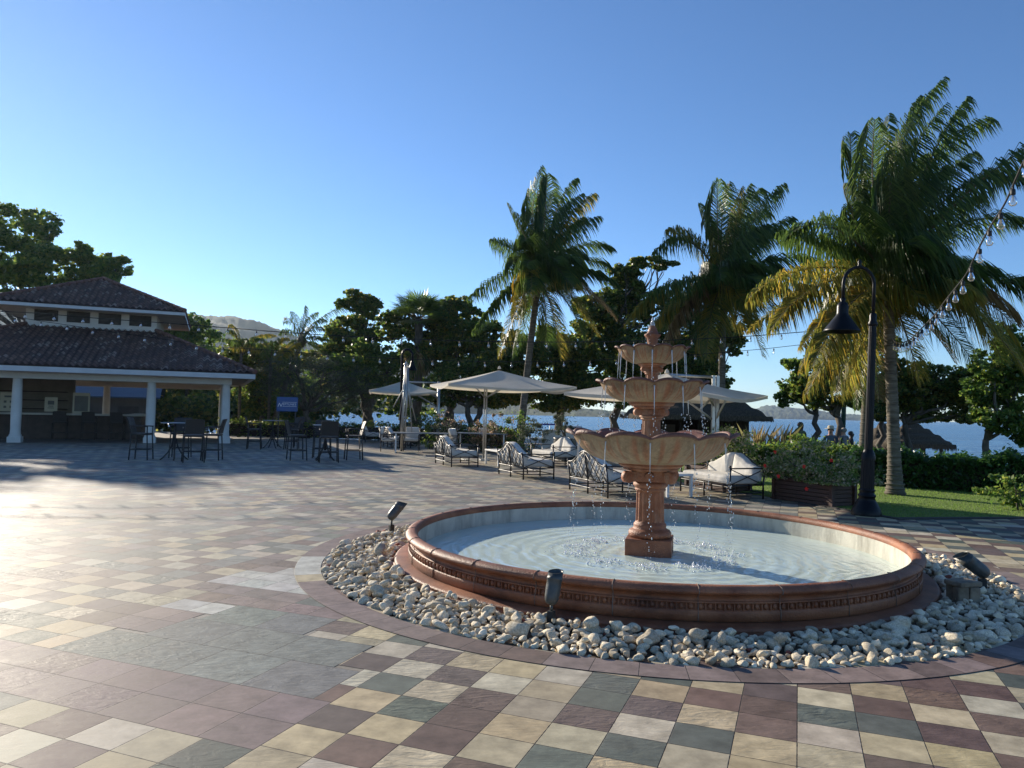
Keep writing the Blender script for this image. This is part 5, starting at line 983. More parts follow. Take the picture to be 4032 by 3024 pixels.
TREES = [ # base, Y, blobs, n, leaf, material, label
 (45, 52, [(-70, 470, 40, 30), (-150, 440, 60, 40), (-240, 450, 70, 50), (-340, 470, 80, 60), (-100, 560, 70, 50), (-220, 560, 90, 60), (-340, 590, 90, 70), (25, 500, 75, 42), (75, 520, 42, 30), (95, 570, 55, 38), (20, 570, 90, 50), (60, 620, 100, 40), (130, 590, 30, 22)], 15000, .30, 'leaf_mid', 'tall leafy tree rising behind the far left end of the pavilion roof'),
 (225, 52, [(180, 545, 22, 18), (215, 572, 44, 25), (250, 580, 36, 20), (215, 600, 50, 18)], 3600, .27, 'leaf_mid', 'small round treetop showing just over the peak of the pavilion roof'),
 (405, 60, [(405, 700, 34, 22), (385, 725, 40, 24), (440, 725, 36, 22), (400, 760, 60, 30)], 3600, .28, 'leaf_mid', 'light green tree peeking out right of the upper roof'),
 (560, 46, [(520, 770, 55, 30), (575, 800, 60, 45), (520, 830, 60, 50), (610, 790, 50, 40)], 6500, .20, 'leaf_dark', 'dark dense tree just right of the pavilion eave'),
 (655, 42, [(640, 800, 55, 35), (700, 812, 60, 34), (760, 830, 58, 34), (620, 850, 60, 30), (690, 850, 70, 28), (770, 862, 50, 24)], 11000, .12, 'leaf_grey', 'dark grey-green feathery shrub tree over the blue board'),
 (800, 48, [(785, 652, 36, 18), (765, 660, 26, 14), (790, 675, 30, 14), (740, 712, 42, 26), (760, 745, 55, 30), (715, 770, 45, 30), (790, 715, 28, 22)], 7000, .24, 'leaf_dark', 'tree with a separate tuft on a bare top branch, left of the fan palm'),
 (800, 44, [(815, 775, 55, 34), (790, 815, 55, 36), (850, 800, 45, 34), (740, 790, 50, 30)], 5500, .20, 'leaf_mid', 'yellow-green tree right above the folded parasol frame'),
 (965, 42, [(960, 672, 38, 26), (1000, 680, 45, 28), (1000, 725, 62, 36), (950, 730, 45, 36), (1000, 775, 70, 34), (1040, 720, 30, 30), (880, 730, 45, 30), (870, 700, 38, 24)], 12000, .21, 'leaf_dark', 'big dark sea grape tree between the fan palm and the tallest middle coconut palm'),
 (1020, 39, [(1060, 790, 62, 36), (990, 820, 60, 30), (1110, 815, 60, 34), (1055, 845, 80, 26), (960, 850, 50, 22), (1130, 760, 46, 34)], 11000, .19, 'leaf_dark', 'low spreading sea grape tree right above the large parasol'),
 (1215, 40, [(1230, 745, 60, 40), (1200, 800, 65, 38), (1270, 800, 60, 42), (1230, 845, 90, 30), (1185, 860, 60, 22), (1290, 850, 60, 30), (1180, 740, 34, 30)], 13000, .19, 'leaf_dark', 'dense sea grape tree behind the boats, right of the leaning palm trunk'),
 (1330, 41, [(1340, 590, 30, 18), (1375, 580, 26, 16), (1335, 630, 40, 28), (1300, 660, 42, 32), (1350, 690, 50, 38), (1290, 710, 45, 34), (1380, 650, 36, 30), (1420, 570, 30, 12)], 10500, .20, 'leaf_dark', 'tall sea grape tree whose top pokes out between two coconut palms'),
 (1420, 40, [(1390, 750, 60, 44), (1450, 720, 55, 44), (1420, 800, 80, 40), (1350, 780, 50, 40), (1480, 780, 55, 44), (1460, 665, 40, 34)], 13000, .19, 'leaf_dark', 'dense dark tree directly behind the top of the fountain'),
 (1510, 39, [(1530, 700, 48, 32), (1565, 740, 38, 24), (1510, 760, 45, 38), (1520, 815, 50, 36), (1585, 715, 20, 14), (1490, 840, 50, 26)], 8500, .19, 'leaf_dark', 'sea grape tree behind the second palm trunk, next to open sky'),
 (1800, 27, [(1800, 800, 36, 26), (1760, 838, 42, 22), (1830, 820, 44, 30), (1790, 868, 46, 18), (1735, 850, 20, 12), (1850, 770, 30, 24)], 6500, .15, 'leaf_dark', 'small shore tree behind the two standing people'),
 (1960, 30, [(1975, 800, 42, 26), (2030, 815, 50, 28), (1990, 850, 70, 30), (1930, 850, 44, 30), (2060, 860, 60, 26), (2110, 850, 34, 24), (1960, 885, 60, 20), (2080, 895, 46, 14)], 13000, .16, 'leaf_dark', 'wide crowned shore tree above the thatched beach shelter'),
 (2135, 26, [(2150, 790, 50, 30), (2190, 740, 34, 34), (2130, 840, 46, 34), (2190, 850, 40, 40), (2150, 900, 46, 26), (2195, 920, 30, 30), (2200, 800, 40, 40)], 11000, .14, 'leaf_mid', 'light leafy shore tree at the far right with leaning trunk'),
 (1750, 31, [(1725, 790, 26, 20), (1768, 775, 30, 22), (1745, 815, 36, 22), (1700, 860, 26, 18), (1725, 845, 34, 22)], 4200, .15, 'leaf_mid', 'light open shore tree left of the green pole, above the dry grass'),
 (1905, 34, [(1900, 760, 38, 30), (1880, 810, 40, 34), (1910, 850, 34, 30), (1890, 880, 40, 16)], 6000, .17, 'leaf_dark', 'narrow dark tree between the lamp post and the nearest palm trunk'),
]
for k, (bx, Y, bl, n, lf, mm_, lab) in enumerate(TREES):
    tree('shore_tree' if mm_ == 'leaf_dark' else 'feathery_tree' if mm_ == 'leaf_grey' else 'broadleaved_tree', lab, 'tree', bx, Y, bl, n, lf, M[mm_], 50 + k, shape='hex' if mm_ != 'leaf_grey' else 'long', tr=.17 if bx < 1700 else .13, trunks=2 if 600 < bx < 1500 else 1, z0=-.2 if bx < 1700 else -.5, up=.5 if bx > 1700 else .3)
# branch hanging in at the right edge
# ---- far wood on both sides of the view beyond the trees one can tell apart
r = np.random.default_rng(91); bl = []
for x in np.linspace(-620, -180, 12): bl.append((dat(x, 780, 60), (4, 3, 5)))
for x in np.linspace(-160, 640, 26): bl.append((dat(x, 850 - 18 * math.sin(x * .03), 62), (3.2, 3, 3.0 + 1.2 * math.sin(x * .05)))); bl.append((dat(x + 12, 893, 56), (3.0, 1.5, 1.5)))
for x in np.linspace(560, 900, 8): bl.append((dat(x, 860, 56), (2.4, 2, 1.4)))
P = clumped(r, bl, 66000, 16, .42); V, k = poly_leaf(P, .34 * r.uniform(.6, 1.2, len(P)), r, 'hex'); tag(quick_mesh('background_wood', V, k, M['leaf_dark']), 'dark mass of trees closing the view behind the pavilion and bar tables', 'wood', kind='stuff')
# ---- shrubs, hedges, planter plants
def bush(name, label, cat, c, rad, n, leaf, m, seed, shape='pent', group=None, z0=0.0, stems=7, kk=.30, sub=18, extra=None, up=.3):
    r = np.random.default_rng(seed); c = np.array(c, float); B = np.array([c[0], c[1], z0]); t = thing(name, label, cat, B, 0, group)
    bl = [(c, rad)] + (extra or []); P = clumped(r, bl, n, sub, kk, .35); P[:, 2] = np.maximum(P[:, 2], z0 + .02); V, k = poly_leaf(P - B, leaf * r.uniform(.6, 1.3, len(P)), r, shape, up); quick_mesh('foliage', V, k, m, t); b = MB()
    for q in range(stems): e = (c - B) + r.normal(0, .4, 3) * np.array(rad); e[2] = abs(e[2]); limb(b, (r.normal(0, .06), r.normal(0, .06), 0), e, .018, .006, r, 4, .06)
    b.build('stem', M['bark'], t); return t
pc = cR; hb = bush('hibiscus_shrub', 'bushy green and cream shrub with red flowers spilling from the planter by the lamp post', 'shrub', (pc[0] + .0, pc[1], .78), (.72, .70, .38), 9000, .062, M['leaf_var'], 5, 'quad', z0=.42, kk=.34, sub=26,
    extra=[(np.array([pc[0] - .45, pc[1] + .60, .70]), (.48, .4, .30)), (np.array([pc[0] + .50, pc[1] - .45, .66]), (.58, .5, .42))] + [(np.array([pc[0] - .89 * .33 + .454 * q_, pc[1] - .45 * .33 - .891 * q_, z_]), (rr_, rr_, hr_)) for q_, z_, rr_, hr_ in ((-.62, .52, .26, .22), (-.25, .56, .24, .18), (.12, .50, .22, .20), (.42, .40, .26, .24), (.72, .44, .38, .34), (.62, .22, .14, .16), (-.50, .30, .08, .16))])
def flower(px, py, Y):
    q = at(px, py, Y); b = MB(); r = np.random.default_rng(int(px))
    for k in range(5): a = k * 2 * math.pi / 5 + r.uniform(0, 1); d = np.array([math.cos(a) * .8, -.45 + .2 * math.sin(a), math.sin(a)]); d /= np.linalg.norm(d); s_ = np.cross(d, [0, -1, 0]); s_ /= np.linalg.norm(s_); p = q - np.array(hb.location); b.add([p, p + d * .022 + s_ * .018, p + d * .042, p + d * .022 - s_ * .018], [(0, 1, 2, 3)])
    b.build('flower', M['flower'], hb)
for fx, fy, fY in [(2900 + 555 / 3.687, 1650 + 480 / 3.687, 13.9), (2900 + 975 / 3.687, 1650 + 690 / 3.687, 13.15), (2900 + 605 / 3.687, 1650 + 830 / 3.687, 13.6), (2900 + 1010 / 3.687, 1650 + 1015 / 3.687, 13.1), (2900 + 410 / 3.687, 1650 + 680 / 3.687, 13.8), (2900 + 1370 / 3.687, 1650 + 600 / 3.687, 13.1)]: flower(fx, fy, fY)
bush('planter_shrub', 'cream flecked shrub filling the planter behind the right loveseat', 'shrub', (cL[0] + .1, cL[1], .92), (.62, .6, .50), 4200, .066, M['leaf_var'], 6, 'quad', z0=.42, extra=[(np.array([cL[0] + .35, cL[1] - .5, .8]), (.45, .4, .5)), (np.array([cL[0] + .4, cL[1] - .6, .45]), (.35, .3, .3))], kk=.34, sub=24)
bush('olive_shrub', 'grey-green olive shrub growing in the tall glazed pot', 'shrub', (pa[0], pa[1], 1.28), (.42, .4, .5), 1500, .075, M['leaf_grey'], 7, 'long', z0=.70)
g1 = at(2100, 1690, 27.5); bush('rosemary_shrub', 'round grey-green shrub behind the draped loveseat', 'shrub', (g1[0], g1[1], .95), (.85, .7, .50), 3000, .085, M['leaf_grey'], 8, 'long')
for k, (x, y, Y, rx, rz_, m_, lab) in enumerate([(1700, 1655, 31.5, .60, .45, 'leaf_mid', 'spiky green shrub behind the left dining table'), (1765, 1670, 31, .75, .40, 'leaf_pink', 'pinkish leaved shrub above the left dining table'), (1900, 1700, 30, .65, .45, 'leaf_pink', 'pinkish shrub directly left of the large parasol pole'), (1960, 1690, 29.5, .75, .55, 'leaf_pink', 'pinkish shrub directly right of the large parasol pole'), (2030, 1680, 29, .7, .6, 'leaf_mid', 'green shrub at the foot of the leaning palm'), (1620, 1670, 33, .45, .4, 'leaf_grey', 'thin grey shrub behind the folded parasol frame'), (2370, 1740, 24.5, .5, .35, 'leaf_var', 'flecked shrub just behind the big bowl rim')]):
    q = at(x, y, Y); bush('border_shrub', lab, 'shrub', (q[0], q[1], max(.5, q[2])), (rx, .6, rz_ + .1), 2000, .085, M[m_], 20 + k, 'pent', extra=[(np.array([q[0], q[1], .3]), (rx, .5, .35))])
def hedge(label, line, W, H, n, m, seed, leaf=.085, z0=0.0, name='hedge'):
    r = np.random.default_rng(seed); L = np.array(line, float); seg = np.linalg.norm(np.diff(L, axis=0), axis=1); cum = np.concatenate([[0], np.cumsum(seg)]); c = L.mean(0); t = thing(name, label, 'hedge', (c[0], c[1], z0))
    s_ = r.uniform(0, cum[-1], n); x = np.interp(s_, cum, L[:, 0]); y = np.interp(s_, cum, L[:, 1]); u = r.uniform(-1, 1, n); face = r.random(n); hgt = H * (1 + .08 * np.sin(s_ * 2.3) + .07 * np.sin(s_ * 6.1 + 1) + .06 * np.sin(s_ * 14)); z = np.where(face < .5, hgt * r.uniform(.0, 1, n), hgt * (r.uniform(.84, 1.06, n) + .12 * (r.random(n) < .12))); u = np.where(face < .5, np.sign(u) * r.uniform(.75, 1.05, n), u)
    i = np.clip(np.searchsorted(cum, s_) - 1, 0, len(seg) - 1); d = np.diff(L, axis=0)[i] / seg[i][:, None]; nx = -d[:, 1]; ny = d[:, 0]; P = np.stack([x + nx * u * W / 2, y + ny * u * W / 2, z], 1) + r.normal(0, .03, (n, 3)); P[:, :2] -= c; V, k = poly_leaf(P, leaf * r.uniform(.6, 1.4, n), r, 'pent', .6); quick_mesh('foliage', V, k, m, t)
    b = MB()                                            # woody core
    Q = []
    for k_ in range(len(L)): dd = (L[min(k_ + 1, len(L) - 1)] - L[max(k_ - 1, 0)]); dd /= np.linalg.norm(dd); nn = np.array([-dd[1], dd[0]]); p = L[k_] - c; Q.append([(*(p + nn * W * .32), 0), (*(p + nn * W * .32), H * .8), (*(p - nn * W * .32), H * .8), (*(p - nn * W * .32), 0)])
    b.sheet(np.array(Q)); b.build('core', M['darkwood'], t); return t
hedge('long clipped green hedge behind the lawn at the right', [(8.7, 18.75), (9.8, 17.95), (11.6, 16.8), (14.5, 15.3), (18, 13.6)], 1.0, .76, 34000, M['leaf_hedge'], 31, .10)
hedge('dark green hedge behind the wooden planters, left of the lamp post', [(5.6, 21.9), (6.9, 21.1), (8.2, 19.9), (8.75, 18.9)], 1.0, .80, 15000, M['leaf_mid'], 32)
hedge('low dark hedge across the back of the patio behind the bar tables', [(-16, 41), (-9, 40.5), (-2.5, 38.5), (0, 34)], 1.2, .8, 7000, M['leaf_dark'], 33, .13)
q = at(3990, 1880, 13.6); bush('round_shrub', 'low yellowish shrub at the right edge in front of the hedge', 'shrub', (q[0] + .2, q[1], .35), (.75, .5, .38), 1600, .085, M['leaf_mid'], 41)
# reeds by the hut
r = np.random.default_rng(44)
for k, (px, Y, lab) in enumerate([(2985, 23.5, 'wispy dry grass clump right of the hut wall'), (3075, 23, 'wispy dry grass clump left of the standing people')]):
    q = at(px, 1700, Y); n = 70; a = r.uniform(0, 6.28, n); L_ = r.uniform(.4, 1.05, n); ln = r.normal(.10, .16, (n, 2)); B_ = r.normal(0, .12, (n, 2)); V = np.zeros((n, 4, 3)); wv = np.stack([np.cos(a), np.sin(a)], 1) * .006
    V[:, 0, :2] = B_ - wv; V[:, 1, :2] = B_ + wv; V[:, 2, :2] = B_ + ln * L_[:, None] * .5 + wv; V[:, 2, 2] = L_ * .6; V[:, 3, :2] = B_ + ln * L_[:, None] * 1.4; V[:, 3, 2] = L_; t = thing('tall_grass_clump', lab, 'grass clump', (q[0], q[1], .45)); quick_mesh('blades', V.reshape(-1, 3), 4, M['reed'], t)
# ---- palms
def frond_mesh(P0, P1, P2, L, r, yel=0.0, wind=.35, nl=84, droop=.88, wdt=.044):
    """feather frond along a quadratic curve: midrib tube + leaflets that hang and are blown downwind"""
    T = np.linspace(0, 1, 24)[:, None]; C = (1 - T) ** 2 * P0 + 2 * (1 - T) * T * P1 + T * T * P2; b = MB(); b.tube(C, np.linspace(.030, .006, 24), 5); rib = b
    t = np.repeat(np.linspace(.16, .995, nl), 2); side = np.tile([-1., 1.], nl); n = len(t); tt = t[:, None]; c = (1 - tt) ** 2 * P0 + 2 * (1 - tt) * tt * P1 + tt ** 2 * P2; d = 2 * (1 - tt) * (P1 - P0) + 2 * tt * (P2 - P1); d /= np.linalg.norm(d, axis=1)[:, None]
    up = np.array([0, 0, 1.0]) - d * d[:, 2:3]; up += np.array([.001, .001, 0]); up /= np.linalg.norm(up, axis=1)[:, None]; s_ = np.cross(d, up) * side[:, None]
    ln = L * (np.sin(np.pi * np.clip(t * .86 + .12, 0, 1)) ** .6) * r.uniform(.7, 1.15, n)
    a0 = s_ * .85 + d * (.42 + .5 * tt) + up * .22; a0 += np.array([wind * .5, 0, 0]) + r.normal(0, .12, (n, 3)); a0 /= np.linalg.norm(a0, axis=1)[:, None]
    g = np.array([0, 0, -1.0]) * droop + np.array([wind, 0, 0]); a1 = a0 * .55 + g; a1 /= np.linalg.norm(a1, axis=1)[:, None]; a2 = a0 * .25 + g * 1.25; a2 /= np.linalg.norm(a2, axis=1)[:, None]
    p1 = c + a0 * (ln * .38)[:, None]; p2 = p1 + a1 * (ln * .34)[:, None]; p3 = p2 + a2 * (ln * .30)[:, None]; wv = d * (wdt * r.uniform(.7, 1.1, n))[:, None] * .5
    V = np.stack([c - wv * .6, c + wv * .6, p1 + wv, p2 + wv * .8, p3, p2 - wv * .8, p1 - wv], 1); b.add(V.reshape(-1, 3), [tuple(range(7 * k, 7 * k + 7)) for k in range(n)], 1); return b
def palm(label, base, crown_px, Y, tips, L, tr, seed, group, wdt=.038, yel_below=40, nuts=0, bend=0.0, extra=10, wind=.35, nl=88):
    r = np.random.default_rng(seed); C = dat(crown_px[0], crown_px[1], Y); sc = Y / F_PX * K; B = np.array(base, float); t = thing('coconut_palm', label, 'palm tree', B, 0, group)
    P = [np.array([0, 0, 0]), (C - B) * [.25 + bend, .25, .35], (C - B) * [.65 + bend * .5, .6, .75], C - B]; n = 40; tt = np.linspace(0, 1, n)[:, None]; pts = (1 - tt) ** 3 * P[0] + 3 * (1 - tt) ** 2 * tt * P[1] + 3 * (1 - tt) * tt ** 2 * P[2] + tt ** 3 * P[3]
    rad = tr * (.85 + .5 * np.exp(-tt[:, 0] * 14)) * (1 - .22 * tt[:, 0]); rad = rad * (1 + .03 * np.sin(np.arange(n) * 2.4)); b = MB(); b.tube(pts, rad, 14)
    m_ = int((C[2] - B[2]) / .09)
    for k in range(m_): f = (k + .5) / m_ * (n - 1); i = int(f); p = pts[i] + (pts[min(i + 1, n - 1)] - pts[i]) * (f - i); rr = rad[i]; b.lathe([(rr * .99, -.02), (rr * 1.05, .0), (rr * 1.06, .006), (rr * .99, .02)], 14, p)
    b.build('trunk', M['palmbark'], t); b = MB(); b.lathe([(tr * .8, -.35), (tr * 1.3, -.1), (tr * 1.5, .1), (tr * .9, .4), (tr * .3, .65)], 12, C - B)
    for k in range(10): a = k * .63; b.tube([C - B + [0, 0, -.05], C - B + np.array([math.cos(a) * .3, math.sin(a) * .3, .12])], [.06, .04], 6)
    b.build('crown_shaft', M['husk'], t)
    allt = [(c_[0], c_[1], tp[0], tp[1], None) for c_, tp in tips]
    for c1x, c1y, tx, ty, _ in allt:
        dep = r.uniform(-.5, .5) * abs(tx - crown_px[0]) * sc + r.uniform(-.9, .9) if _ is None else _; dep = max(-1.6, min(1.6, dep))
        p1 = dat(c1x, c1y, Y) - B; p2 = dat(tx, ty, Y) - B; p1 = p1 + np.array([0, dep * .6, 0]); p2 = p2 + np.array([0, dep, 0]); low = ty > crown_px[1] + yel_below; q = r.random()
        m_ = M['fr_yel'] if (low and q < .62) or q < .10 else M['fr_brown'] if low and q > .90 else M['fr_green']
        b = frond_mesh(C - B + r.normal(0, .05, 3), p1, p2, L, r, wind=wind * r.uniform(.5, 1.4), nl=nl, wdt=wdt); b.build('frond', [M['husk'], m_], t)
    for k in range(extra):                              # fronds that point towards and away from the viewer
        a = r.choice([-1, 1]) * math.pi / 2 + r.normal(0, .45); el = r.uniform(-.3, 1.1); Lf = sc * 230 * r.uniform(.6, .9) * 1.0; d = np.array([math.cos(a) * math.cos(el), math.sin(a) * math.cos(el), math.sin(el)]); p1 = C - B + d * Lf * .55; p2 = p1 + np.array([d[0], d[1], 0]) * Lf * .4 + np.array([.25 * Lf * wind, 0, -Lf * r.uniform(.1, .45)])
        b = frond_mesh(C - B, p1, p2, L, r, wind=wind, nl=nl, wdt=wdt); b.build('frond', [M['husk'], M['fr_green'] if el > .1 else M['fr_yel']], t)
    for k in range(nuts): a = r.uniform(0, 6.28); q = C - B + np.array([math.cos(a) * .34, math.sin(a) * .34, r.uniform(-.55, -.15)]); b = MB(); b.ball(q, (.11, .11, .14), 10, 8); b.build('coconut', M['husk'], t)
    return t
GP_ = 'tall coconut palms round the patio'
palm('tallest looking coconut palm, nearest, rising right of the lamp post', (8.30, 16.0, 0), (1915, 600), 16.0,
 [((1865, 340), (1992, 208)), ((1890, 400), (2030, 235)), ((2000, 270), (2140, 262)), ((2060, 330), (2195, 400)), ((2085, 430), (2225, 475)), ((2110, 520), (2250, 560)), ((2120, 585), (2240, 690)), ((2080, 640), (2150, 850)), ((2010, 640), (2120, 780)), ((1850, 430), (1850, 290)), ((1840, 480), (1825, 400)),
  ((1850, 400), (1870, 262)), ((1875, 380), (1925, 245)), ((1900, 330), (1960, 232)), ((1985, 330), (2060, 235)), ((2020, 380), (2120, 320)), ((2050, 400), (2165, 345)), ((1830, 520), (1812, 460)), ((1845, 560), (1800, 500)), ((1895, 470), (1890, 350)), ((1950, 450), (2010, 380)), ((1760, 445), (1672, 530)), ((1790, 520), (1690, 500)), ((1715, 545), (1605, 650)), ((1730, 590), (1640, 720)), ((1790, 640), (1700, 800)), ((1830, 680), (1740, 850)), ((1890, 700), (1860, 850)), ((1950, 690), (1985, 820)), ((1990, 430), (1960, 570)), ((2020, 560), (2060, 740)), ((1880, 440), (1935, 330)), ((1960, 360), (2080, 300)), ((2010, 450), (2130, 420)), ((2130, 640), (2190, 780)), ((1930, 400), (2020, 320)), ((1865, 520), (1835, 470)), ((2180, 560), (2290, 640))],
 1.12, .155, 3, GP_, wdt=.028, nuts=5, extra=26, wind=.28, bend=-.02, nl=118)
palm('middle coconut palm behind the right parasol mast, with golden lower fronds', (*dat(1558, 900, 27.5)[:2], -.1), (1562, 615), 27.5,
 [((1550, 470), (1575, 395)), ((1580, 470), (1620, 400)), ((1610, 470), (1670, 420)), ((1625, 500), (1700, 480)), ((1530, 520), (1510, 440)), ((1590, 520), (1640, 500)), ((1535, 480), (1540, 402)), ((1600, 420), (1690, 440)), ((1620, 400), (1650, 405)), ((1655, 460), (1712, 520)), ((1660, 540), (1740, 590)), ((1570, 480), (1600, 410)), ((1490, 470), (1412, 545)), ((1500, 500), (1440, 500)), ((1440, 575), (1350, 700)), ((1480, 620), (1430, 760)), ((1500, 600), (1375, 650)), ((1500, 560), (1520, 740)), ((1640, 610), (1720, 700)), ((1610, 640), (1650, 770)), ((1550, 640), (1480, 750)), ((1590, 480), (1650, 470)), ((1570, 540), (1545, 460)), ((1520, 660), (1510, 780))],
 1.35, .165, 4, GP_, nuts=4, extra=22, bend=.0)
palm('coconut palm with leaning trunk and coconuts, left of the fountain', (*dat(1122, 900, 32.0)[:2], -.15), (1166, 592), 32.0,
 [((1150, 470), (1145, 400)), ((1165, 470), (1200, 395)), ((1190, 470), (1255, 430)), ((1215, 500), (1290, 480)), ((1140, 520), (1110, 470)), ((1175, 520), (1225, 450)), ((1135, 450), (1170, 372)), ((1180, 430), (1180, 385)), ((1200, 420), (1245, 385)), ((1225, 450), (1285, 420)), ((1250, 500), (1325, 530)), ((1260, 530), (1320, 560)), ((1275, 565), (1335, 610)), ((1255, 600), (1322, 690)), ((1240, 650), (1265, 740)), ((1200, 680), (1210, 775)), ((1185, 680), (1180, 740)), ((1120, 500), (1095, 435)), ((1120, 540), (1062, 525)), ((1090, 570), (1010, 645)), ((1100, 600), (1020, 720)), ((1120, 640), (1080, 770)), ((1150, 660), (1110, 765)), ((1160, 500), (1150, 430)), ((1200, 500), (1260, 470)), ((1230, 620), (1290, 720))],
 1.35, .19, 5, GP_, nuts=9, extra=22, bend=.03, wind=.3)
# the palm base must stand where the leaning trunk meets the ground
palm('coconut palm mostly hidden behind the lamp post and the nearest palm', (8.78, 18.5, 0), (1888, 640), 18.6,
 [((1800, 650), (1720, 800)), ((1820, 700), (1780, 860)), ((1860, 730), (1840, 880)), ((1760, 600), (1660, 700)), ((1900, 720), (1920, 860)), ((1800, 560), (1700, 590)), ((1830, 530), (1790, 450)), ((1780, 640), (1690, 760)), ((1900, 560), (1960, 500)), ((1960, 660), (2010, 790))], .9, .15, 6, GP_, wdt=.028, extra=10)
palm('small bright coconut palm top above the trees left of the patio', (-14.9, 46, -.2), (652, 738), 46,
 [((640, 690), (622, 670)), ((655, 680), (660, 662)), ((670, 685), (700, 690)), ((680, 700), (708, 715)), ((630, 700), (600, 720)), ((625, 730), (612, 770)), ((680, 740), (700, 775)), ((650, 690), (685, 675)), ((665, 720), (720, 740))], .9, .2, 7, GP_, extra=6, nl=40)
for k, (cx, cy, Y, lab) in enumerate([(522, 745, 44, 'areca palm clump standing highest right of the pavilion roof'), (480, 790, 46, 'areca palm clump beside the pavilion eave'), (585, 770, 43, 'areca palm clump nearest the small bright palm')]):
    r = np.random.default_rng(70 + k); q = dat(cx, cy, Y); B = np.array([q[0], q[1], -.2]); t = thing('areca_palm', lab, 'palm', B, 0, 'areca palms right of the pavilion'); b = MB(); b.tube([(0, 0, 0), (0, 0, q[2] + .2)], .09, 8); b.build('trunk', M['palmbark'], t)
    for w_ in range(13): a = w_ * 2.4; el = r.uniform(.2, 1.35); Lf = 2.3; d = np.array([math.cos(a) * math.cos(el), math.sin(a) * math.cos(el), math.sin(el)]); p0 = np.array([0, 0, q[2] + .2 - .3 * (w_ % 3)]); p1 = p0 + d * Lf * .6; p2 = p1 + np.array([d[0], d[1], -.2]) * Lf * .5; frond_mesh(p0, p1, p2, .55, r, nl=34, wind=.15, wdt=.05).build('frond', [M['husk'], M['fr_yel'] if w_ % 4 == 0 else M['fr_green']], t)
# fan palm
r = np.random.default_rng(80); q = dat(905, 690, 41); B = np.array([q[0], q[1], -.2]); t = thing('fan_palm', 'fan palm with straight trunk and skirt of dead leaves behind the parasols', 'palm tree', B); b = MB(); hz_ = q[2] + .2; b.tube([(0, 0, 0), (.05, 0, hz_ * .5), (0, 0, hz_)], [.27, .24, .22], 12); b.build('trunk', M['bark'], t)
def fan(p, d, R_, r, m, droop=.3):
    d = d / np.linalg.norm(d); s_ = np.cross(d, [0, 0, 1.0]); s_ /= np.linalg.norm(s_) + 1e-9; u_ = np.cross(s_, d); b = MB(); b.tube([p, p + d * R_ * .55], [.03, .02], 5); c = p + d * R_ * .55; V = []
    for k in range(26):
        a = (k - 12.5) / 12.5 * 2.2; e = d * math.cos(a) + s_ * math.sin(a); e = e + u_ * .15; L_ = R_ * .62 * r.uniform(.85, 1.1); tip = c + e * L_ - np.array([0, 0, droop * L_ * .5]); w__ = np.cross(e, u_) * .045; mid = c + e * L_ * .55; V += [c, mid + w__, tip, mid - w__]
    b.add(V, [(4 * k, 4 * k + 1, 4 * k + 2, 4 * k + 3) for k in range(26)], 1); b.build('fan_leaf', [M['husk'], m], t)
for k in range(26): a = k * 2.4; el = r.uniform(-.3, 1.3); fan(np.array([0, 0, hz_]), np.array([math.cos(a) * math.cos(el), math.sin(a) * math.cos(el), math.sin(el)]), 1.75, r, M['fr_green'])
sk_z = dat(905, 800, 41)[2]
for k in range(14): a = k * 2.4; fan(np.array([0, 0, sk_z + 1.9 - .05 * k]), np.array([math.cos(a) * .35, math.sin(a) * .35, -1]), 1.3, r, M['fr_brown'] if k % 2 else M['fr_green'], 1.2)
# ================================================================ STRING LIGHTS
bulbglass, *_ = glassy('bulb_glass', (.97, .97, .95), .10, (.8, .78, .7), 1.5, .03)
fil = mat('bulb_filament', (.55, .38, .2), (.6, .42, .22), 5, .4)
bs = thing('light_bulb', 'x', 'light bulb'); b = MB(); b.tube([(0, 0, 0), (0, 0, -.018)], .006, 6); b.lathe([(.010, -.016), (.017, -.02), (.018, -.055), (.015, -.062)], 12, capb=True, capt=True); b.build('socket', M['rubber'], bs); b = MB(); b.lathe([(.013, -.062), (.018, -.075), (.028, -.10), (.030, -.115), (.026, -.132), (.014, -.143), (.001, -.146)], 14); b.build('glass', bulbglass, bs); b = MB(); b.tube([(-.004, 0, -.065), (-.006, 0, -.115)], .0022, 4); b.tube([(.004, 0, -.065), (.006, 0, -.115)], .0022, 4); b.build('filament', fil, bs)
used = [False]
def hang(p, label, group, s=1.0, drop=.03):
    if not used[0]: used[0] = True; bs.location = [float(a) for a in p]; bs['label'] = label; bs['group'] = group; bs.scale = (s,) * 3; return bs
    return dup(bs, p, random.uniform(0, 6), label, group, (s,) * 3)
def wire(pts, label, name='string_light_cable', rad=.006):
    b = MB(); b.tube(pts, rad, 6); o = b.build(name, M['rubber']); tag(o, label, 'cable', 'cables of the string lights'); return o
# A: from over the viewer's right shoulder to the nearest palm; the plane through both ends gives each point its depth
PA = np.array([4.0, 5.2]); PB_ = np.array([8.18, 15.9])
def on_plane(x, y):
    d = ray(x, y); n = np.array([PB_[1] - PA[1], -(PB_[0] - PA[0])]); t_ = ((PA - CAM[:2]) @ n) / (d[:2] @ n); return CAM + d * t_
ax = [(2212 + 60, 260), (2212, 345), (2172, 440), (2140, 487), (2112, 540), (2090, 590), (2070, 615), (2040, 652), (2020, 680), (2000, 700), (1985, 715), (1965, 735), (1945, 742), (1932, 738), (1925, 728)]
ptsA = [on_plane(x * K, y * K) for x, y in ax]
def smooth_path(P, n=90):
    P = np.array(P); s_ = np.concatenate([[0], np.cumsum(np.linalg.norm(np.diff(P, axis=0), axis=1))]); q = np.linspace(0, s_[-1], n); Q = np.stack([np.interp(q, s_, P[:, k]) for k in range(3)], 1)
    for _ in range(8): Q[1:-1] = (Q[:-2] + Q[1:-1] * 2 + Q[2:]) / 4
    return Q, s_[-1]
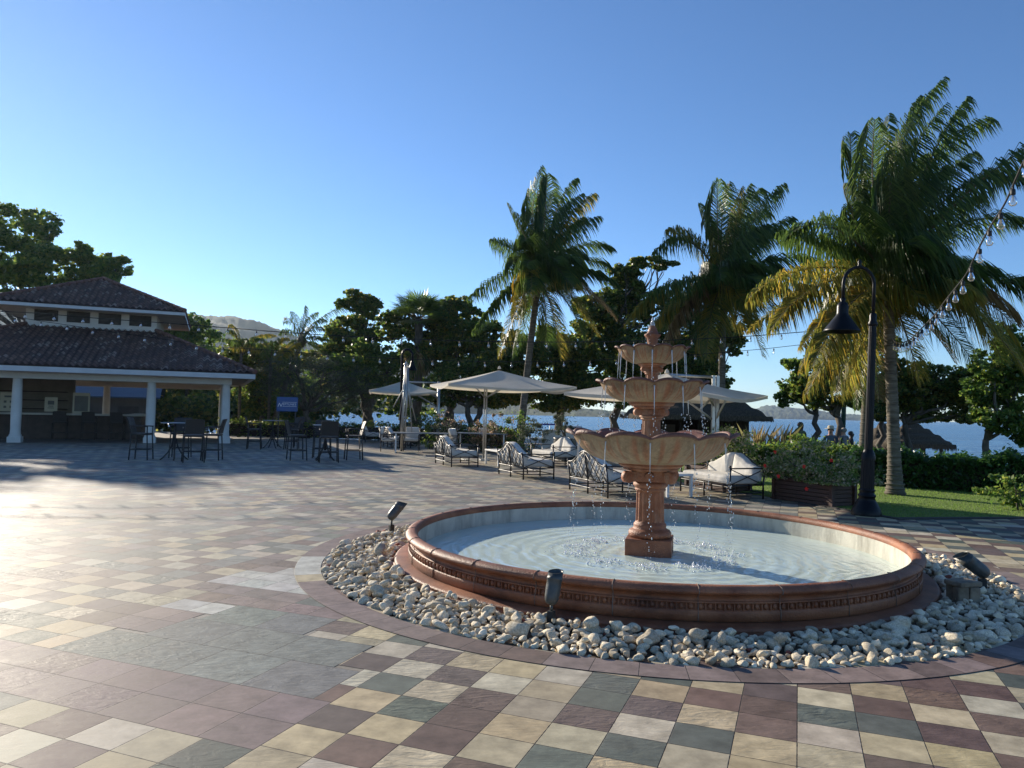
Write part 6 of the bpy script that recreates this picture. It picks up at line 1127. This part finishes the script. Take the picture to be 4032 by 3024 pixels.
def string(P, label_wire, n_b, glabel, group, s=1.0, rad=.006, skip=0):
    Q, L_ = smooth_path(P, 160); wire(Q, label_wire, rad=rad); s_ = np.concatenate([[0], np.cumsum(np.linalg.norm(np.diff(Q, axis=0), axis=1))])
    for k in range(skip, n_b): d = (k + .5) * L_ / n_b; p = np.array([np.interp(d, s_, Q[:, j]) for j in range(3)]); hang(p - np.array([0, 0, rad]), glabel, group, s)
string(ptsA, 'string light cable swooping from the top right to the nearest palm', 24, 'clear filament bulb on the cable swooping to the nearest palm', 'bulbs on the right swooping cable', 1.25, .010)
B_px = [(-300, 1215), (-100, 1222), (141, 1232), (389, 1254), (630, 1270), (863, 1288), (1094, 1307), (1320, 1322), (1544, 1332), (1754, 1340), (1964, 1346), (2200, 1347), (2400, 1345), (2600, 1341), (2855, 1330), (2950, 1324), (3100, 1312), (3250, 1300)]
string([at(x, y, 19.0 - (.45 if x > 3000 else 0)) for x, y in B_px], 'upper long string light cable crossing the whole view', 31, 'clear bulb hanging from the upper long cable', 'bulbs on the upper long cable', 1.0, .011)
C_px = [(-300, 1225), (-100, 1238), (20, 1240), (143, 1262), (269, 1280), (383, 1297), (503, 1317), (617, 1330), (725, 1350), (831, 1365), (940, 1370), (1041, 1377), (1240, 1393), (1427, 1406), (1600, 1414), (1768, 1420), (1920, 1424), (2073, 1425), (2286, 1421), (2500, 1412), (2760, 1395), (3000, 1375), (3200, 1352)]
string([at(x, y, 20.0) for x, y in C_px], 'lower long string light cable sagging in front of the pavilion roof', 34, 'clear bulb hanging from the lower sagging cable', 'bulbs on the lower long cable', 1.0, .008)
# ================================================================ PEOPLE (behind the hedge, seen from the waist up)
def person(label, px, ytop, Y, H, face, top_m, leg_m, hair_m, skin_m, hat=False, female=False, arm=None, sleeves=True):
    q = at(px, ytop, Y); z0 = q[2] - H; t = thing('person', label, 'person', (q[0], q[1], z0), face); s = H / 1.75
    me_ = bpy.data.meshes.new('body'); V, E_, R_ = [], [], []
    def v(p, r_): V.append([c * s for c in p]); R_.append(r_ * s); return len(V) - 1
    pel = v((0, 0, .95), .15); ab = v((0, 0, 1.10), .135); ch = v((0, .0, 1.28), .155 if not female else .135); nk0 = v((0, 0, 1.44), .075); nk = v((0, .01, 1.50), .055); hd1 = v((0, -.01, 1.57), .075); hd = v((0, -.015, 1.65), .092); hdt = v((0, -.005, 1.70), .07)
    E_ += [(pel, ab), (ab, ch), (ch, nk0), (nk0, nk), (nk, hd1), (hd1, hd), (hd, hdt)]; nose = v((0, -.108, 1.625), .016); E_.append((hd, nose))
    for sx_ in (-1, 1):
        sh1 = v((sx_ * .17, 0, 1.42), .062); el = v((sx_ * .235, .02, 1.14), .045); wr = v((sx_ * .22, -.08, .90), .030); pm_ = v((sx_ * .215, -.10, .84), .035); E_ += [(nk0, sh1), (sh1, el), (el, wr), (wr, pm_)]
        for f_ in range(5): fx = sx_ * (.215 + (f_ - 2) * .014 * (1 if f_ else 1.6)); k1 = v((fx, -.115 - (.02 if f_ == 0 else 0), .79 + (.03 if f_ == 0 else 0)), .009); k2 = v((fx, -.125, .755 + (.03 if f_ == 0 else 0) + .006 * abs(f_ - 2)), .008); E_ += [(pm_, k1), (k1, k2)]
        hp = v((sx_ * .09, 0, .88), .095); kn = v((sx_ * .10, -.01, .50), .062); an = v((sx_ * .10, .02, .09), .040); to = v((sx_ * .11, -.14, .04), .035); E_ += [(pel, hp), (hp, kn), (kn, an), (an, to)]
    me_.from_pydata(V, E_, []); o = bpy.data.objects.new('body', me_); COL.objects.link(o); sk_ = o.modifiers.new('skin', 'SKIN'); sk_.use_smooth_shade = True
    for i, sv in enumerate(me_.skin_vertices[0].data): sv.radius = (R_[i], R_[i] * (.72 if i < 3 else 1)); sv.use_root = (i == 0)
    sb = o.modifiers.new('sub', 'SUBSURF'); sb.levels = 2; sb.render_levels = 2; bpy.context.view_layer.update(); m2 = bpy.data.meshes.new_from_object(o.evaluated_get(bpy.context.evaluated_depsgraph_get())); bpy.data.objects.remove(o)
    for m_ in (skin_m, top_m, leg_m): m2.materials.append(m_)
    for p_ in m2.polygons:
        c = p_.center / s; i = 0
        if c.z > .95 and c.z < 1.47 and (abs(c.x) < .19): i = 1
        if sleeves and abs(c.x) >= .15 and 1.22 < c.z < 1.5: i = 1
        if .93 < c.z <= 1.0 and abs(c.x) < .17: i = 1
        if .45 < c.z <= .95 and abs(c.x) < .185 - .0: i = 2
        if c.z < .06: i = 2
        p_.material_index = i
    o = bpy.data.objects.new('body', m2); COL.objects.link(o); o.parent = t
    b = MB(); b.ball((0, .012 * s, 1.672 * s), (.096 * s, .108 * s, .095 * s), 14, 9); V_ = b.v[0]; keep = ~((V_[:, 1] < -.045 * s) & (V_[:, 2] < 1.70 * s)); V_[~keep] = V_[~keep] * [.8, .45, 1] + [0, 0, .012 * s]; b.build('hair', hair_m, t)
    b = MB()
    for sx_ in (-1, 1): b.ball((sx_ * .033 * s, -.098 * s, 1.655 * s), .011 * s, 6, 4); b.ball((sx_ * .095 * s, -.0, 1.635 * s), (.012 * s, .02 * s, .03 * s), 6, 5)
    b.ball((0, -.095 * s, 1.585 * s), (.022 * s, .01 * s, .006 * s), 6, 4); b.build('face_features', M['navy'], t)
    if hat: b = MB(); b.lathe([(.185 * s, 1.69 * s), (.19 * s, 1.70 * s), (.105 * s, 1.715 * s), (.10 * s, 1.78 * s), (.08 * s, 1.81 * s), (.0, 1.80 * s)], 24); b.build('straw_hat', M['straw'], t)
    return t
stripe = bpy.data.materials.new('striped_cloth'); stripe.use_nodes = True; n_ = stripe.node_tree.nodes; l_ = stripe.node_tree.links; wv_ = n_.new('ShaderNodeTexWave'); wv_.bands_direction = 'Z'; wv_.inputs['Scale'].default_value = 7; tc_ = n_.new('ShaderNodeTexCoord'); l_.new(tc_.outputs['Object'], wv_.inputs['Vector']); rp_ = n_.new('ShaderNodeValToRGB'); rp_.color_ramp.elements[0].position = .55; rp_.color_ramp.elements[1].position = .75; rp_.color_ramp.elements[0].color = (.015, .018, .03, 1); rp_.color_ramp.elements[1].color = (.22, .24, .27, 1); l_.new(wv_.outputs['Fac'], rp_.inputs[0]); l_.new(rp_.outputs[0], n_['Principled BSDF'].inputs['Base Color'])
person('person in a straw hat and grey-blue T-shirt standing behind the hedge', 3271, 1682, 26.0, 1.80, -.5, M['tee'], M['navy'], M['hair'], M['skin'], hat=True)
person('person with cropped grey hair in a dark striped sleeveless top behind the hedge', 3322, 1685, 25.8, 1.68, math.radians(200), stripe, M['navy'], M['greyhair'], M['skin'], female=True, sleeves=False)
person('dark haired person half hidden by shrubs left of the two others', 3153, 1663, 24.5, 1.75, .4, M['leaf_pink'], M['navy'], M['hair'], M['dskin'])
person('person in dark navy clothes farthest right behind the hedge', 3352, 1699, 28.5, 1.72, 1.2, M['navy'], M['navy'], M['hair'], M['dskin'])
q = at(3185, 1730, 22.5); bush('leafy_shrub', 'leafy shrub in front of the half hidden person', 'shrub', (q[0] - .25, q[1], .85), (.55, .5, .36), 1400, .10, M['leaf_mid'], 61, extra=[(np.array([q[0], q[1], .5]), (.6, .5, .5))])

# ================================================================ AIR
b = MB(); b.box((0, 1500, 70), (7000, 4600, 145)); hz = b.build('haze', M['dark']); tag(hz, 'thin pale sea haze filling the air over the bay', 'haze', kind='stuff')
hm = bpy.data.materials.new('haze'); hm.use_nodes = True; n_ = hm.node_tree.nodes; n_.remove(n_['Principled BSDF']); pvv = n_.new('ShaderNodeVolumePrincipled'); pvv.inputs['Color'].default_value = (.70, .84, 1, 1); pvv.inputs['Density'].default_value = .00009; pvv.inputs['Anisotropy'].default_value = .5
hm.node_tree.links.new(pvv.outputs[0], n_['Material Output'].inputs['Volume']); hz.data.materials.clear(); hz.data.materials.append(hm)
